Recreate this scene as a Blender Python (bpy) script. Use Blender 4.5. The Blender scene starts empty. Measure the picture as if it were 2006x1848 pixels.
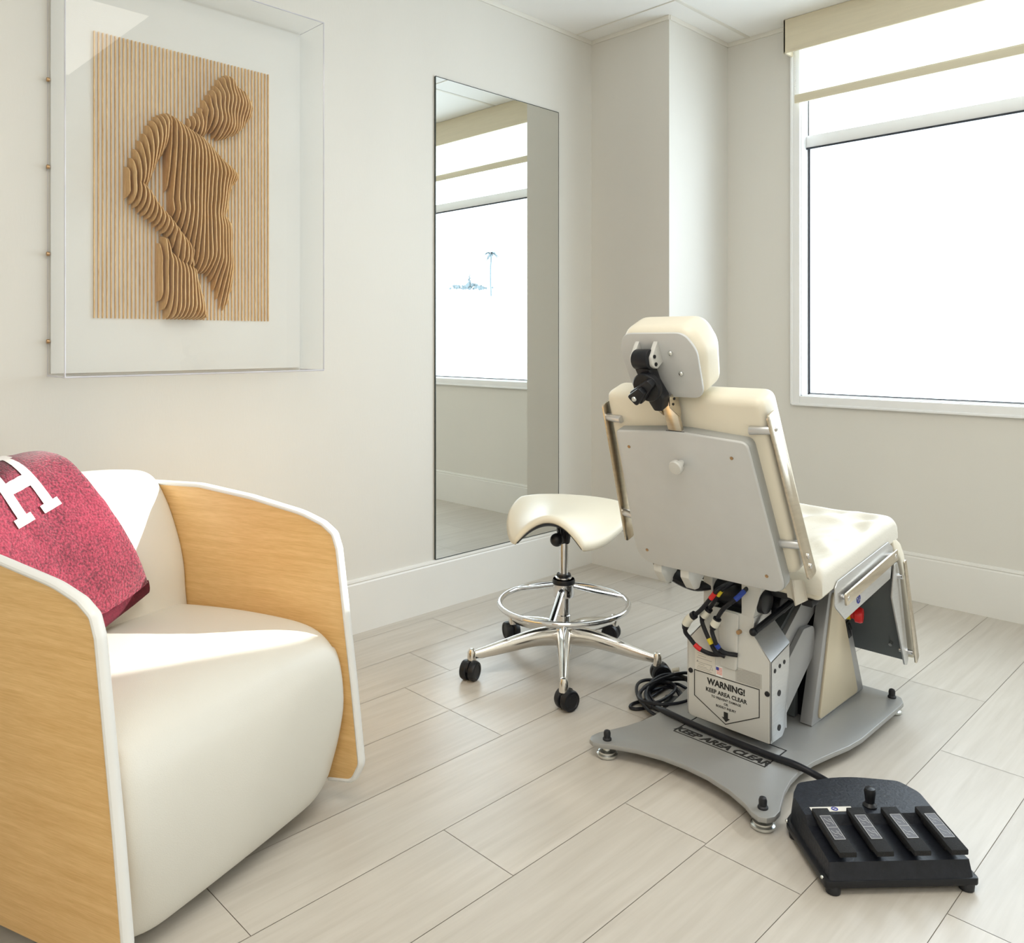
import bpy, bmesh, math, random
from mathutils import Vector, Matrix, noise
random.seed(7)
V3 = Vector
COL = bpy.context.scene.collection
ORG = {}

# ------------------------------------------------------------------ materials
def new_mat(name):
    m = bpy.data.materials.new(name); m.use_nodes = True
    nt = m.node_tree; b = nt.nodes['Principled BSDF']
    return m, nt, b

def mat(name, color, rough=.5, metal=0., bump=0., bscale=40., var=0., vscale=6., stretch=(1, 1, 1), spec=.5, coat=0., aniso=0.):
    m, nt, b = new_mat(name)
    b.inputs['Base Color'].default_value = (*color, 1)
    b.inputs['Roughness'].default_value = rough
    b.inputs['Metallic'].default_value = metal
    b.inputs['Specular IOR Level'].default_value = spec
    if coat: b.inputs['Coat Weight'].default_value = coat; b.inputs['Coat Roughness'].default_value = .15
    if aniso: b.inputs['Anisotropic'].default_value = aniso
    if bump or var:
        tc = nt.nodes.new('ShaderNodeTexCoord'); mp = nt.nodes.new('ShaderNodeMapping')
        mp.inputs['Scale'].default_value = stretch
        nt.links.new(tc.outputs['Object'], mp.inputs['Vector'])
    if bump:
        n = nt.nodes.new('ShaderNodeTexNoise'); n.inputs['Scale'].default_value = bscale; n.inputs['Detail'].default_value = 4
        bp = nt.nodes.new('ShaderNodeBump'); bp.inputs['Strength'].default_value = bump; bp.inputs['Distance'].default_value = .002
        nt.links.new(mp.outputs[0], n.inputs['Vector']); nt.links.new(n.outputs['Fac'], bp.inputs['Height'])
        nt.links.new(bp.outputs[0], b.inputs['Normal'])
    if var:
        n = nt.nodes.new('ShaderNodeTexNoise'); n.inputs['Scale'].default_value = vscale; n.inputs['Detail'].default_value = 5
        r = nt.nodes.new('ShaderNodeValToRGB')
        lo = [max(0, c * (1 - var)) for c in color]; hi = [min(1, c * (1 + var)) for c in color]
        r.color_ramp.elements[0].position = .3; r.color_ramp.elements[1].position = .7
        r.color_ramp.elements[0].color = (*lo, 1); r.color_ramp.elements[1].color = (*hi, 1)
        nt.links.new(mp.outputs[0], n.inputs['Vector']); nt.links.new(n.outputs['Fac'], r.inputs[0])
        nt.links.new(r.outputs[0], b.inputs['Base Color'])
    return m

def mat_wood(name, c1, c2, stretch, rough=.4, scale=6.):
    m, nt, b = new_mat(name)
    tc = nt.nodes.new('ShaderNodeTexCoord'); mp = nt.nodes.new('ShaderNodeMapping'); mp.inputs['Scale'].default_value = stretch
    n1 = nt.nodes.new('ShaderNodeTexNoise'); n1.inputs['Scale'].default_value = scale; n1.inputs['Detail'].default_value = 7; n1.inputs['Roughness'].default_value = .62
    n2 = nt.nodes.new('ShaderNodeTexNoise'); n2.inputs['Scale'].default_value = scale * 7; n2.inputs['Detail'].default_value = 3
    mx = nt.nodes.new('ShaderNodeMath'); mx.operation = 'MULTIPLY_ADD'; mx.inputs[1].default_value = .45
    md = nt.nodes.new('ShaderNodeMath'); md.operation = 'MULTIPLY'; md.inputs[1].default_value = .6
    r = nt.nodes.new('ShaderNodeValToRGB')
    r.color_ramp.elements[0].position = .3; r.color_ramp.elements[1].position = .72
    r.color_ramp.elements[0].color = (*c1, 1); r.color_ramp.elements[1].color = (*c2, 1)
    nt.links.new(tc.outputs['Object'], mp.inputs[0]); nt.links.new(mp.outputs[0], n1.inputs['Vector']); nt.links.new(mp.outputs[0], n2.inputs['Vector'])
    nt.links.new(n1.outputs['Fac'], md.inputs[0]); nt.links.new(n2.outputs['Fac'], mx.inputs[0]); nt.links.new(md.outputs[0], mx.inputs[2])
    nt.links.new(mx.outputs[0], r.inputs[0]); nt.links.new(r.outputs[0], b.inputs['Base Color'])
    b.inputs['Roughness'].default_value = rough
    return m

def mat_thin(name, tint=(1, 1, 1), ior=1.49, rough=.01, boost=1.0):
    m = bpy.data.materials.new(name); m.use_nodes = True; nt = m.node_tree; nt.nodes.clear()
    o = nt.nodes.new('ShaderNodeOutputMaterial'); t = nt.nodes.new('ShaderNodeBsdfTransparent'); g = nt.nodes.new('ShaderNodeBsdfGlossy')
    # Schlick reflectance from the facing angle, the same from both sides of the thin sheet
    f = nt.nodes.new('ShaderNodeLayerWeight'); f.inputs['Blend'].default_value = .5; mx = nt.nodes.new('ShaderNodeMixShader')
    pw = nt.nodes.new('ShaderNodeMath'); pw.operation = 'POWER'; pw.inputs[1].default_value = 5
    ml = nt.nodes.new('ShaderNodeMath'); ml.operation = 'MULTIPLY_ADD'; f0 = ((ior - 1) / (ior + 1)) ** 2
    ml.inputs[1].default_value = boost * (1 - f0); ml.inputs[2].default_value = boost * f0; ml.use_clamp = True
    t.inputs[0].default_value = (*tint, 1); g.inputs['Roughness'].default_value = rough
    nt.links.new(f.outputs['Facing'], pw.inputs[0]); nt.links.new(pw.outputs[0], ml.inputs[0]); nt.links.new(ml.outputs[0], mx.inputs[0]); nt.links.new(t.outputs[0], mx.inputs[1]); nt.links.new(g.outputs[0], mx.inputs[2])
    nt.links.new(mx.outputs[0], o.inputs[0]); return m

def mat_shade():
    m = bpy.data.materials.new('shade_cloth'); m.use_nodes = True; nt = m.node_tree; nt.nodes.clear()
    o = nt.nodes.new('ShaderNodeOutputMaterial'); d = nt.nodes.new('ShaderNodeBsdfDiffuse'); t = nt.nodes.new('ShaderNodeBsdfTranslucent')
    mx = nt.nodes.new('ShaderNodeMixShader'); mx.inputs[0].default_value = .6
    d.inputs[0].default_value = (.92, .91, .86, 1); t.inputs[0].default_value = (.98, .97, .93, 1)
    tc = nt.nodes.new('ShaderNodeTexCoord'); w = nt.nodes.new('ShaderNodeTexNoise'); w.inputs['Scale'].default_value = 300
    bp = nt.nodes.new('ShaderNodeBump'); bp.inputs['Strength'].default_value = .1
    nt.links.new(tc.outputs['Object'], w.inputs['Vector']); nt.links.new(w.outputs['Fac'], bp.inputs['Height']); nt.links.new(bp.outputs[0], d.inputs['Normal'])
    nt.links.new(d.outputs[0], mx.inputs[1]); nt.links.new(t.outputs[0], mx.inputs[2]); nt.links.new(mx.outputs[0], o.inputs[0]); return m

def mat_floor():
    m, nt, b = new_mat('floor_planks')
    at = nt.nodes.new('ShaderNodeAttribute'); at.attribute_name = 'plank'
    sp = nt.nodes.new('ShaderNodeSeparateColor'); nt.links.new(at.outputs['Color'], sp.inputs[0])
    tc = nt.nodes.new('ShaderNodeTexCoord')
    off = nt.nodes.new('ShaderNodeVectorMath'); off.operation = 'SCALE'; off.inputs[0].default_value = (17, 31, 5)
    nt.links.new(sp.outputs['Green'], off.inputs['Scale'])
    ad = nt.nodes.new('ShaderNodeVectorMath'); ad.operation = 'ADD'
    nt.links.new(tc.outputs['Object'], ad.inputs[0]); nt.links.new(off.outputs[0], ad.inputs[1])
    mp = nt.nodes.new('ShaderNodeMapping'); mp.inputs['Scale'].default_value = (21, 1.3, 1); nt.links.new(ad.outputs[0], mp.inputs[0])
    n = nt.nodes.new('ShaderNodeTexNoise'); n.inputs['Scale'].default_value = 2.2; n.inputs['Detail'].default_value = 8; n.inputs['Roughness'].default_value = .6
    n.inputs['Distortion'].default_value = .35
    nt.links.new(mp.outputs[0], n.inputs['Vector'])
    r = nt.nodes.new('ShaderNodeValToRGB')
    r.color_ramp.elements[0].position = .25; r.color_ramp.elements[1].position = .78
    r.color_ramp.elements[0].color = (.505, .465, .405, 1); r.color_ramp.elements[1].color = (.62, .58, .52, 1)
    nt.links.new(n.outputs['Fac'], r.inputs[0])
    hs = nt.nodes.new('ShaderNodeHueSaturation'); mr = nt.nodes.new('ShaderNodeMapRange')
    mr.inputs['To Min'].default_value = .93; mr.inputs['To Max'].default_value = 1.05
    nt.links.new(sp.outputs['Red'], mr.inputs['Value']); nt.links.new(mr.outputs[0], hs.inputs['Value']); nt.links.new(r.outputs[0], hs.inputs['Color'])
    nt.links.new(hs.outputs[0], b.inputs['Base Color'])
    b.inputs['Roughness'].default_value = .36
    bp = nt.nodes.new('ShaderNodeBump'); bp.inputs['Strength'].default_value = .06; bp.inputs['Distance'].default_value = .001
    nt.links.new(n.outputs['Fac'], bp.inputs['Height']); nt.links.new(bp.outputs[0], b.inputs['Normal'])
    return m

def mat_terry():
    m, nt, b = new_mat('terry_red')
    tc = nt.nodes.new('ShaderNodeTexCoord')
    n = nt.nodes.new('ShaderNodeTexNoise'); n.inputs['Scale'].default_value = 190; n.inputs['Detail'].default_value = 3
    n2 = nt.nodes.new('ShaderNodeTexNoise'); n2.inputs['Scale'].default_value = 7; n2.inputs['Detail'].default_value = 3
    mx = nt.nodes.new('ShaderNodeMath'); mx.operation = 'MULTIPLY_ADD'; mx.inputs[1].default_value = .75
    m2 = nt.nodes.new('ShaderNodeMath'); m2.operation = 'MULTIPLY'; m2.inputs[1].default_value = .3
    r = nt.nodes.new('ShaderNodeValToRGB')
    r.color_ramp.elements[0].position = .38; r.color_ramp.elements[1].position = .68
    r.color_ramp.elements[0].color = (.07, .0035, .014, 1); r.color_ramp.elements[1].color = (.31, .028, .062, 1)
    nt.links.new(tc.outputs['Object'], n.inputs['Vector']); nt.links.new(tc.outputs['Object'], n2.inputs['Vector'])
    nt.links.new(n2.outputs['Fac'], m2.inputs[0]); nt.links.new(n.outputs['Fac'], mx.inputs[0]); nt.links.new(m2.outputs[0], mx.inputs[2])
    nt.links.new(mx.outputs[0], r.inputs[0]); nt.links.new(r.outputs[0], b.inputs['Base Color'])
    bp = nt.nodes.new('ShaderNodeBump'); bp.inputs['Strength'].default_value = .9; bp.inputs['Distance'].default_value = .004
    nt.links.new(n.outputs['Fac'], bp.inputs['Height']); nt.links.new(bp.outputs[0], b.inputs['Normal'])
    b.inputs['Roughness'].default_value = .95; b.inputs['Sheen Weight'].default_value = .35
    return m

M = dict(
    wall=mat('wall_covering', (.725, .71, .665), .75, bump=.10, bscale=160, var=.015, vscale=3, stretch=(1, 1, .3)),
    base=mat('baseboard_paint', (.79, .785, .755), .38, var=.01),
    ceil=mat('ceiling_tile', (.88, .88, .86), .9, bump=.15, bscale=120),
    tbar=mat('ceiling_bar', (.78, .76, .70), .5, var=.01),
    white=mat('white_paint', (.88, .89, .90), .35, var=.01),
    gasket=mat('gasket', (.02, .025, .035), .5, var=.1),
    floor=mat_floor(), gap=mat('floor_gap', (.36, .31, .25), .8, var=.1),
    glass=mat_thin('window_glass', (.99, 1, 1), 1.3), acrylic=mat_thin('acrylic', (.985, .99, .99), 1.49, .006, .85),
    acedge=mat('acrylic_edge', (.62, .62, .68), .12, var=.12, vscale=9, spec=.8),
    board=mat('case_backing', (.74, .735, .70), .7, var=.008),
    slat=mat_wood('relief_wood', (.52, .29, .10), (.88, .63, .33), (6, 6, .8), .55, 8),
    mirror=mat('mirror_silver', (.86, .885, .87), .0, metal=1., var=.001),
    mirroredge=mat('mirror_edge', (.03, .04, .035), .3, var=.1),
    valance=mat('valance_cloth', (.74, .67, .51), .8, bump=.15, bscale=90, var=.03, vscale=30, stretch=(.2, 1, 3)),
    shade=mat_shade(), shadebar=mat('shade_bar', (.72, .66, .50), .6, var=.03, vscale=40, stretch=(.1, 1, 1)),
    veneer=mat_wood('oak_veneer', (.62, .365, .125), (.83, .56, .255), (1.2, 1.2, 26), .42, 3.2),
    leather=mat('white_leather', (.72, .71, .655), .42, bump=.12, bscale=420, var=.012),
    edgeband=mat('white_edge', (.80, .81, .80), .3, var=.01),
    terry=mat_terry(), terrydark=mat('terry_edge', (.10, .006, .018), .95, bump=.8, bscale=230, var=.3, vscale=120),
    letter=mat('terry_white', (.86, .82, .79), .95, bump=.5, bscale=230, var=.05, vscale=120),
    cream=mat('cream_vinyl', (.80, .755, .63), .38, bump=.06, bscale=300, var=.012),
    cover=mat('cream_cover', (.67, .645, .57), .6, bump=.2, bscale=220, var=.02, vscale=18),
    rim=mat('grey_rim', (.36, .37, .36), .45, var=.015), grey=mat('grey_enamel', (.57, .585, .585), .42, metal=.0, var=.015, vscale=20),
    greylight=mat('light_grey_enamel', (.62, .625, .60), .38, var=.012),
    silver=mat('satin_aluminium', (.66, .67, .68), .34, metal=.85, var=.04, vscale=30, stretch=(1, 1, 6)),
    pedgrey=mat('pedestal_paint', (.40, .405, .41), .38, metal=.4, var=.02), basepl=mat('base_plate_paint', (.345, .35, .345), .38, metal=.35, var=.015),
    darkgrey=mat('dark_panel', (.13, .145, .15), .45, metal=.3, var=.05),
    beige=mat('beige_panel', (.62, .55, .41), .45, var=.02),
    steel=mat('brushed_steel', (.70, .63, .52), .22, metal=1., var=.08, vscale=14, stretch=(1, 1, 8)),
    chrome=mat('chrome', (.74, .745, .76), .06, metal=1., var=.02),
    alu=mat('polished_aluminium', (.78, .76, .72), .16, metal=1., var=.04, vscale=8),
    black=mat('black_plastic', (.008, .009, .012), .38, spec=.35, var=.15),
    rubber=mat('black_rubber', (.010, .011, .014), .55, bump=.2, bscale=200, var=.1),
    cable=mat('cable_black', (.007, .008, .012), .42, spec=.35, var=.1),
    grip=mat('pedal_grip', (.009, .0095, .011), .85, bump=.9, bscale=500, var=.3, vscale=300),
    housing=mat('pedal_housing', (.010, .012, .018), .45, spec=.35, bump=.5, bscale=130, var=.2, vscale=60),
    red=mat('red_plastic', (.62, .012, .014), .3, var=.03), yellow=mat('yellow_tape', (.72, .58, .03), .5, var=.03),
    blue=mat('blue_tape', (.015, .05, .35), .5, var=.05), redtape=mat('red_tape', (.65, .02, .02), .5, var=.05),
    nylon=mat('white_nylon', (.72, .71, .62), .4, var=.02),
    ink=mat('black_ink', (.015, .015, .015), .6, var=.05), inkgrey=mat('grey_ink', (.33, .32, .30), .6, var=.05),
    sticker=mat('sticker', (.72, .70, .64), .5, var=.01), sticker2=mat('grey_sticker', (.50, .50, .47), .5, var=.01),
    flagred=mat('flag_red', (.75, .22, .17), .6, var=.03), flagblue=mat('flag_blue', (.05, .06, .36), .6, var=.03),
    zinc=mat('zinc', (.70, .72, .70), .25, metal=1., var=.05),
    brass=mat('brass_screw', (.55, .36, .20), .35, metal=1., var=.05),
    haze=mat('hazy_hill', (.85, .87, .88), .9, var=.01), palm=mat('hazy_palm', (.125, .155, .165), .9, var=.05), symbol=mat('pedal_symbol', (.42, .42, .43), .5, var=.02),  # hill whitened to match the glaring sky, haze mixed into the palm colour
    symbolbg=mat('pedal_symbol_ground', (.09, .088, .10), .5, var=.02),
    clear=mat_thin('clear_film', (.93, .94, .95), 1.45, .05),
    rearwall=mat('rear_wall_paint', (.84, .815, .75), .8, var=.01),
    doorwood=mat_wood('door_wood', (.30, .20, .12), (.45, .31, .19), (8, 8, .8), .5),
)

# ------------------------------------------------------------------ mesh helpers
def NB(): return bmesh.new()

def merge(bm, tmp, Mx=None):
    if Mx is not None: tmp.transform(Mx)
    me = bpy.data.meshes.new('t'); tmp.to_mesh(me); tmp.free(); bm.from_mesh(me); bpy.data.meshes.remove(me)
    return bm

def frame(O, U, V, N=None):
    U = V3(U).normalized(); V = V3(V).normalized()
    N = V3(N).normalized() if N is not None else U.cross(V)
    m = Matrix.Identity(4)
    for i in range(3): m[i][0] = U[i]; m[i][1] = V[i]; m[i][2] = N[i]; m[i][3] = O[i]
    return m

def bevel_all(t, r, seg=2, ang=.5):
    es = [e for e in t.edges if len(e.link_faces) == 2 and e.calc_face_angle(0) > ang]
    if es and r > 0: bmesh.ops.bevel(t, geom=es, offset=r, segments=seg, affect='EDGES', profile=.5, clamp_overlap=True)

def box(bm, c, s, bev=0., seg=2, Mx=None):
    t = bmesh.new(); bmesh.ops.create_cube(t, size=1)
    for v in t.verts: v.co = V3((v.co.x * s[0] + c[0], v.co.y * s[1] + c[1], v.co.z * s[2] + c[2]))
    if bev: bevel_all(t, bev, seg)
    return merge(bm, t, Mx)

def rpoly(pts, rads, n=5):
    """round the corners of a 2D polygon; rads one number or one per corner"""
    out = []; N = len(pts)
    if not hasattr(rads, '__len__'): rads = [rads] * N
    for i in range(N):
        p = Vector(pts[i]); a = Vector(pts[i - 1]); b = Vector(pts[(i + 1) % N]); r = rads[i]
        if r <= 0: out.append(tuple(p)); continue
        da = (a - p); db = (b - p); la, lb = da.length, db.length; da.normalize(); db.normalize()
        ang = math.acos(max(-1, min(1, da.dot(db)))); d = min(r / max(math.tan(ang / 2), 1e-4), la * .48, lb * .48)
        A = p + da * d; B = p + db * d
        for k in range(n + 1):
            t = k / n; q = A * (1 - t) ** 2 + p * 2 * t * (1 - t) + B * t * t; out.append(tuple(q))
    return out

def prism(bm, pts, t0, t1, Mx=None, bev=0., seg=2):
    t = bmesh.new(); vs = [t.verts.new((p[0], p[1], t0)) for p in pts]; ws = [t.verts.new((p[0], p[1], t1)) for p in pts]
    n = len(pts); t.faces.new(vs[::-1]); t.faces.new(ws)
    for i in range(n): t.faces.new((vs[i], vs[(i + 1) % n], ws[(i + 1) % n], ws[i]))
    bmesh.ops.recalc_face_normals(t, faces=t.faces[:])
    if bev: bevel_all(t, bev, seg, .9)
    return merge(bm, t, Mx)

def cr(pts, k=6, closed=False):
    P = [V3(p) for p in pts]; out = []; n = len(P); rng = n if closed else n - 1
    for i in range(rng):
        p0 = P[(i - 1) % n] if closed or i > 0 else P[0] * 2 - P[1]
        p1 = P[i]; p2 = P[(i + 1) % n]
        p3 = P[(i + 2) % n] if closed or i + 2 < n else P[-1] * 2 - P[-2]
        for j in range(k):
            t = j / k
            out.append(.5 * ((2 * p1) + (p2 - p0) * t + (2 * p0 - 5 * p1 + 4 * p2 - p3) * t * t + (3 * p1 - p0 - 3 * p2 + p3) * t ** 3))
    if not closed: out.append(P[-1])
    return out

def tube(bm, path, r, n=12, closed=False, sx=1., sy=1., up=None):
    P = [V3(p) for p in path]; m = len(P); R = r if hasattr(r, '__len__') else [r] * m
    t = bmesh.new(); rings = []; prev = None
    for i in range(m):
        a = P[i - 1] if (i > 0 or closed) else P[i]; b = P[(i + 1) % m] if (i < m - 1 or closed) else P[i]
        T = (b - a).normalized()
        if up is not None: N = V3(up)
        elif prev is None: N = V3((0, 0, 1)) if abs(T.z) < .9 else V3((1, 0, 0))
        else: N = prev
        N = (N - T * N.dot(T)).normalized(); prev = N; B = T.cross(N)
        rings.append([t.verts.new(P[i] + (N * math.cos(2 * math.pi * k / n) * sx + B * math.sin(2 * math.pi * k / n) * sy) * R[i]) for k in range(n)])
    for i in range(m if closed else m - 1):
        A = rings[i]; Bq = rings[(i + 1) % m]
        for k in range(n): t.faces.new((A[k], A[(k + 1) % n], Bq[(k + 1) % n], Bq[k]))
    if not closed: t.faces.new(rings[0][::-1]); t.faces.new(rings[-1])
    bmesh.ops.recalc_face_normals(t, faces=t.faces[:])
    return merge(bm, t)

def cyl(bm, a, b, r, r2=None, n=20, bev=0.):
    a = V3(a); b = V3(b); d = b - a; L = d.length; r2 = r if r2 is None else r2
    t = bmesh.new(); bmesh.ops.create_cone(t, cap_ends=True, segments=n, radius1=r, radius2=r2, depth=L)
    if bev:
        es = [e for e in t.edges if abs(e.verts[0].co.z - e.verts[1].co.z) < 1e-6]
        bmesh.ops.bevel(t, geom=es, offset=bev, segments=2, affect='EDGES', profile=.5)
    q = V3((0, 0, 1)).rotation_difference(d.normalized()).to_matrix().to_4x4()
    return merge(bm, t, Matrix.Translation((a + b) / 2) @ q)

def lathe(bm, prof, Mx=None, n=28):
    t = bmesh.new(); rings = []
    for r, z in prof: rings.append([t.verts.new((max(r, .00005) * math.cos(2 * math.pi * k / n), max(r, .00005) * math.sin(2 * math.pi * k / n), z)) for k in range(n)])
    for i in range(len(rings) - 1):
        for k in range(n): t.faces.new((rings[i][k], rings[i][(k + 1) % n], rings[i + 1][(k + 1) % n], rings[i + 1][k]))
    t.faces.new(rings[0][::-1]); t.faces.new(rings[-1]); bmesh.ops.recalc_face_normals(t, faces=t.faces[:])
    return merge(bm, t, Mx)

def ball(bm, c, r, s=(1, 1, 1), n=18, Mx=None):
    t = bmesh.new(); bmesh.ops.create_uvsphere(t, u_segments=n, v_segments=n // 2 + 2, radius=r)
    for v in t.verts: v.co = V3((v.co.x * s[0], v.co.y * s[1], v.co.z * s[2]))
    return merge(bm, t, Matrix.Translation(c) @ (Mx or Matrix.Identity(4)))

def gridsurf(bm, f, nu, nv, closeu=False, caps=False):
    t = bmesh.new(); g = [[t.verts.new(f(i / nu if not closeu else i / nu, j / nv)) for j in range(nv + 1)] for i in range(nu if closeu else nu + 1)]
    I = len(g)
    for i in range(nu):
        for j in range(nv):
            t.faces.new((g[i][j], g[(i + 1) % I][j], g[(i + 1) % I][j + 1], g[i][j + 1]))
    if caps: t.faces.new([g[i][0] for i in range(I)][::-1]); t.faces.new([g[i][nv] for i in range(I)])
    bmesh.ops.recalc_face_normals(t, faces=t.faces[:])
    return merge(bm, t)

def obj(name, bm, m, parent=None, kind=None, ang=.6, keep_normals=False, extra=None, mod=None):
    if not keep_normals: bmesh.ops.recalc_face_normals(bm, faces=bm.faces[:])
    co = [v.co for v in bm.verts]
    lo = V3([min(c[i] for c in co) for i in range(3)]); hi = V3([max(c[i] for c in co) for i in range(3)])
    ctr = (lo + hi) / 2
    if parent is None: ctr.z = lo.z
    bmesh.ops.translate(bm, verts=bm.verts[:], vec=-ctr)
    me = bpy.data.meshes.new(name); bm.to_mesh(me); bm.free()
    me.materials.append(m)
    for x in (extra or []): me.materials.append(x)
    for p in me.polygons: p.use_smooth = True
    try: me.set_sharp_from_angle(angle=ang)
    except Exception: pass
    o = bpy.data.objects.new(name, me); COL.objects.link(o)
    if parent is not None: o.parent = parent; o.location = ctr - ORG[parent.name]
    else: o.location = ctr
    ORG[o.name] = ctr.copy()
    if kind: o['kind'] = kind
    return o

def objs(name, bm, m, parent, **k):
    """one object for every loose piece of the mesh"""
    left = set(bm.verts); res = []
    while left:
        st = [left.pop()]; comp = set(st)
        while st:
            v = st.pop()
            for e in v.link_edges:
                o = e.other_vert(v)
                if o not in comp: comp.add(o); st.append(o); left.discard(o)
        b2 = bmesh.new(); mp = {v: b2.verts.new(v.co) for v in comp}
        fs = {f for v in comp for f in v.link_faces}
        for f in fs: b2.faces.new([mp[v] for v in f.verts])
        res.append(obj(name, b2, m, parent, **k))
    bm.free(); return res[0]

def thing(name, loc, label, cat, group=None):
    o = bpy.data.objects.new(name, None); COL.objects.link(o); o.location = loc; o.empty_display_size = .1
    ORG[o.name] = V3(loc); o['label'] = label; o['category'] = cat
    if group: o['group'] = group
    return o

def text(bm, s, size, Mx, depth=.0004, bold=0., shear=0., align='CENTER', sx=1.):
    cu = bpy.data.curves.new('txt', 'FONT'); cu.body = s; cu.size = size; cu.extrude = depth; cu.offset = bold; cu.shear = shear
    cu.align_x = align; cu.resolution_u = 3
    o = bpy.data.objects.new('txt', cu); me = bpy.data.meshes.new_from_object(o)
    bm2 = bmesh.new(); bm2.from_mesh(me); bm2.transform(Matrix.Scale(sx, 4, (1, 0, 0)))
    bpy.data.objects.remove(o); bpy.data.curves.remove(cu); bpy.data.meshes.remove(me)
    return merge(bm, bm2, Mx)

def stroke(bm, pts, w, Mx, d=.0005, closed=True):
    n = len(pts)
    for i in range(n if closed else n - 1):
        a = Vector(pts[i]); b = Vector(pts[(i + 1) % n]); L = (b - a).length; an = math.atan2(b.y - a.y, b.x - a.x)
        t = Matrix.Translation(((a.x + b.x) / 2, (a.y + b.y) / 2, 0)) @ Matrix.Rotation(an, 4, 'Z')
        box(bm, (0, 0, d / 2), (L + w, w, d), Mx=Mx @ t)

# ------------------------------------------------------------------ room
XL, XR, YB, YF, H = -2.7365, 1.7, 3.85, -1.9, 2.737
CX, CY = -2.251, 3.311       # corner chase

def build_room():
    # floor: separate planks, 234 mm wide and 1294 mm long
    bm = NB(); lay = bm.loops.layers.float_color.new('plank')
    def quad(x0, x1, y0, y1, z, idx, col):
        f = bm.faces.new([bm.verts.new(p) for p in ((x0, y0, z), (x1, y0, z), (x1, y1, z), (x0, y1, z))]); f.material_index = idx
        for l in f.loops: l[lay] = col
    quad(XL - .05, XR + .05, YF - .05, YB + .05, -.0022, 1, (0, 0, 0, 1))
    W, L, g = .2342, 1.294, .0008
    known = {-1: .3755, -2: .759, -3: .375, 0: 1.2485, 1: .35, 2: .339, 3: 1.197, 4: .495, -4: .575, -5: .876}
    known[-2] = 1.669; known[-1] = .759; known[0] = 1.2485
    k0 = int((XL + 1.484) / W) - 1
    for k in range(k0, 15):
        x0 = -1.4845 + k * W; x1 = x0 + W
        if x1 < XL or x0 > XR: continue
        x0 = max(x0, XL - .02); x1 = min(x1, XR + .02)
        y = known.get(k, random.uniform(0, L)); y -= math.ceil((y - YF) / L) * L
        while y < YB:
            a, b = max(y, YF - .02), min(y + L, YB + .02)
            if b > a: quad(x0 + g, x1 - g, a + g, b - g, 0, 0, (random.random(), random.random(), 0, 1))
            y += L
    obj('floor', bm, M['floor'], kind='structure', extra=[M['gap']], keep_normals=True)
    # walls
    bm = NB(); box(bm, (XL - .06, (YF + YB) / 2, H / 2), (.12, YB - YF + .24, H + .02)); obj('wall_left', bm, M['wall'], kind='structure')
    WX0, WX1, WZ0, WZ1 = -1.8446, .95, .892, 2.66
    bm = NB(); y = YB + .09
    box(bm, ((XL + WX0) / 2, y, H / 2), (WX0 - XL, .18, H)); box(bm, ((WX1 + XR) / 2, y, H / 2), (XR - WX1, .18, H))
    box(bm, ((WX0 + WX1) / 2, y, WZ0 / 2), (WX1 - WX0, .18, WZ0)); box(bm, ((WX0 + WX1) / 2, y, (WZ1 + H) / 2), (WX1 - WX0, .18, H - WZ1))
    obj('wall_back', bm, M['wall'], kind='structure')
    bm = NB(); box(bm, ((XL + CX) / 2, (CY + YB) / 2, H / 2), (CX - XL, YB - CY, H)); obj('wall_corner', bm, M['wall'], kind='structure')
    bm = NB(); box(bm, (XR + .06, (YF + YB) / 2, H / 2), (.12, YB - YF + .24, H + .02)); obj('wall_right', bm, M['rearwall'], kind='structure')
    bm = NB(); box(bm, ((XL + XR) / 2, YF - .06, H / 2), (XR - XL, .12, H)); obj('wall_front', bm, M['rearwall'], kind='structure')
    bm = NB(); box(bm, ((XL + XR) / 2, (YF + YB) / 2, H + .05), (XR - XL + .2, YB - YF + .3, .1)); obj('ceiling', bm, M['ceil'], kind='structure')
    # ceiling grid bars and wall angles
    n = [0]
    def trim(c, s, m='tbar', bev=.001):
        n[0] += 1; b = NB(); box(b, c, s, bev); obj('trim_%d' % n[0], b, M[m], kind='structure')
    for x in (-2.126 + .61 * k for k in range(0, 7)):
        if x < XR: trim((x, (YF + (YB if x > CX else CY)) / 2, H - .0015), (.02, (YB if x > CX else CY) - YF, .003))
    for yy in (3.185 - .61 * k for k in range(0, 9)):
        if yy > YF: trim(((XL + XR) / 2, yy, H - .0018), (XR - XL, .0075, .0036))
    tz, th = H - .011, .022
    trim((XL + .004, (YF + CY) / 2, tz), (.008, CY - YF, th)); trim(((XL + CX) / 2 + .004, CY - .004, tz), (CX - XL, .008, th))
    trim((CX + .004, (CY + YB) / 2, tz), (.008, YB - CY, th)); trim(((CX + XR) / 2, YB - .004, tz), (XR - CX, .008, th))
    # baseboards with a cap bead
    BH = .215
    prof = [(0, 0), (.013, 0), (.013, BH - .022), (.010, BH - .016), (.013, BH - .011), (.011, BH - .003), (.006, BH), (0, BH)]
    def bb(name, a, b, nrm):
        a = V3(a); b = V3(b); u = (b - a).normalized()
        m = NB(); prism(m, prof, 0, (b - a).length, frame(a, nrm, (0, 0, 1), u)); obj(name, m, M['base'], kind='structure', ang=.3)
    bb('baseboard_left', (XL, YF, 0), (XL, CY, 0), (1, 0, 0)); bb('baseboard_corner', (XL, CY, 0), (CX + .013, CY, 0), (0, -1, 0))
    bb('baseboard_side', (CX, CY - .013, 0), (CX, YB, 0), (1, 0, 0)); bb('baseboard_back', (CX, YB, 0), (XR, YB, 0), (0, -1, 0))
    bb('baseboard_right', (XR, YF, 0), (XR, YB, 0), (-1, 0, 0))
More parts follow.
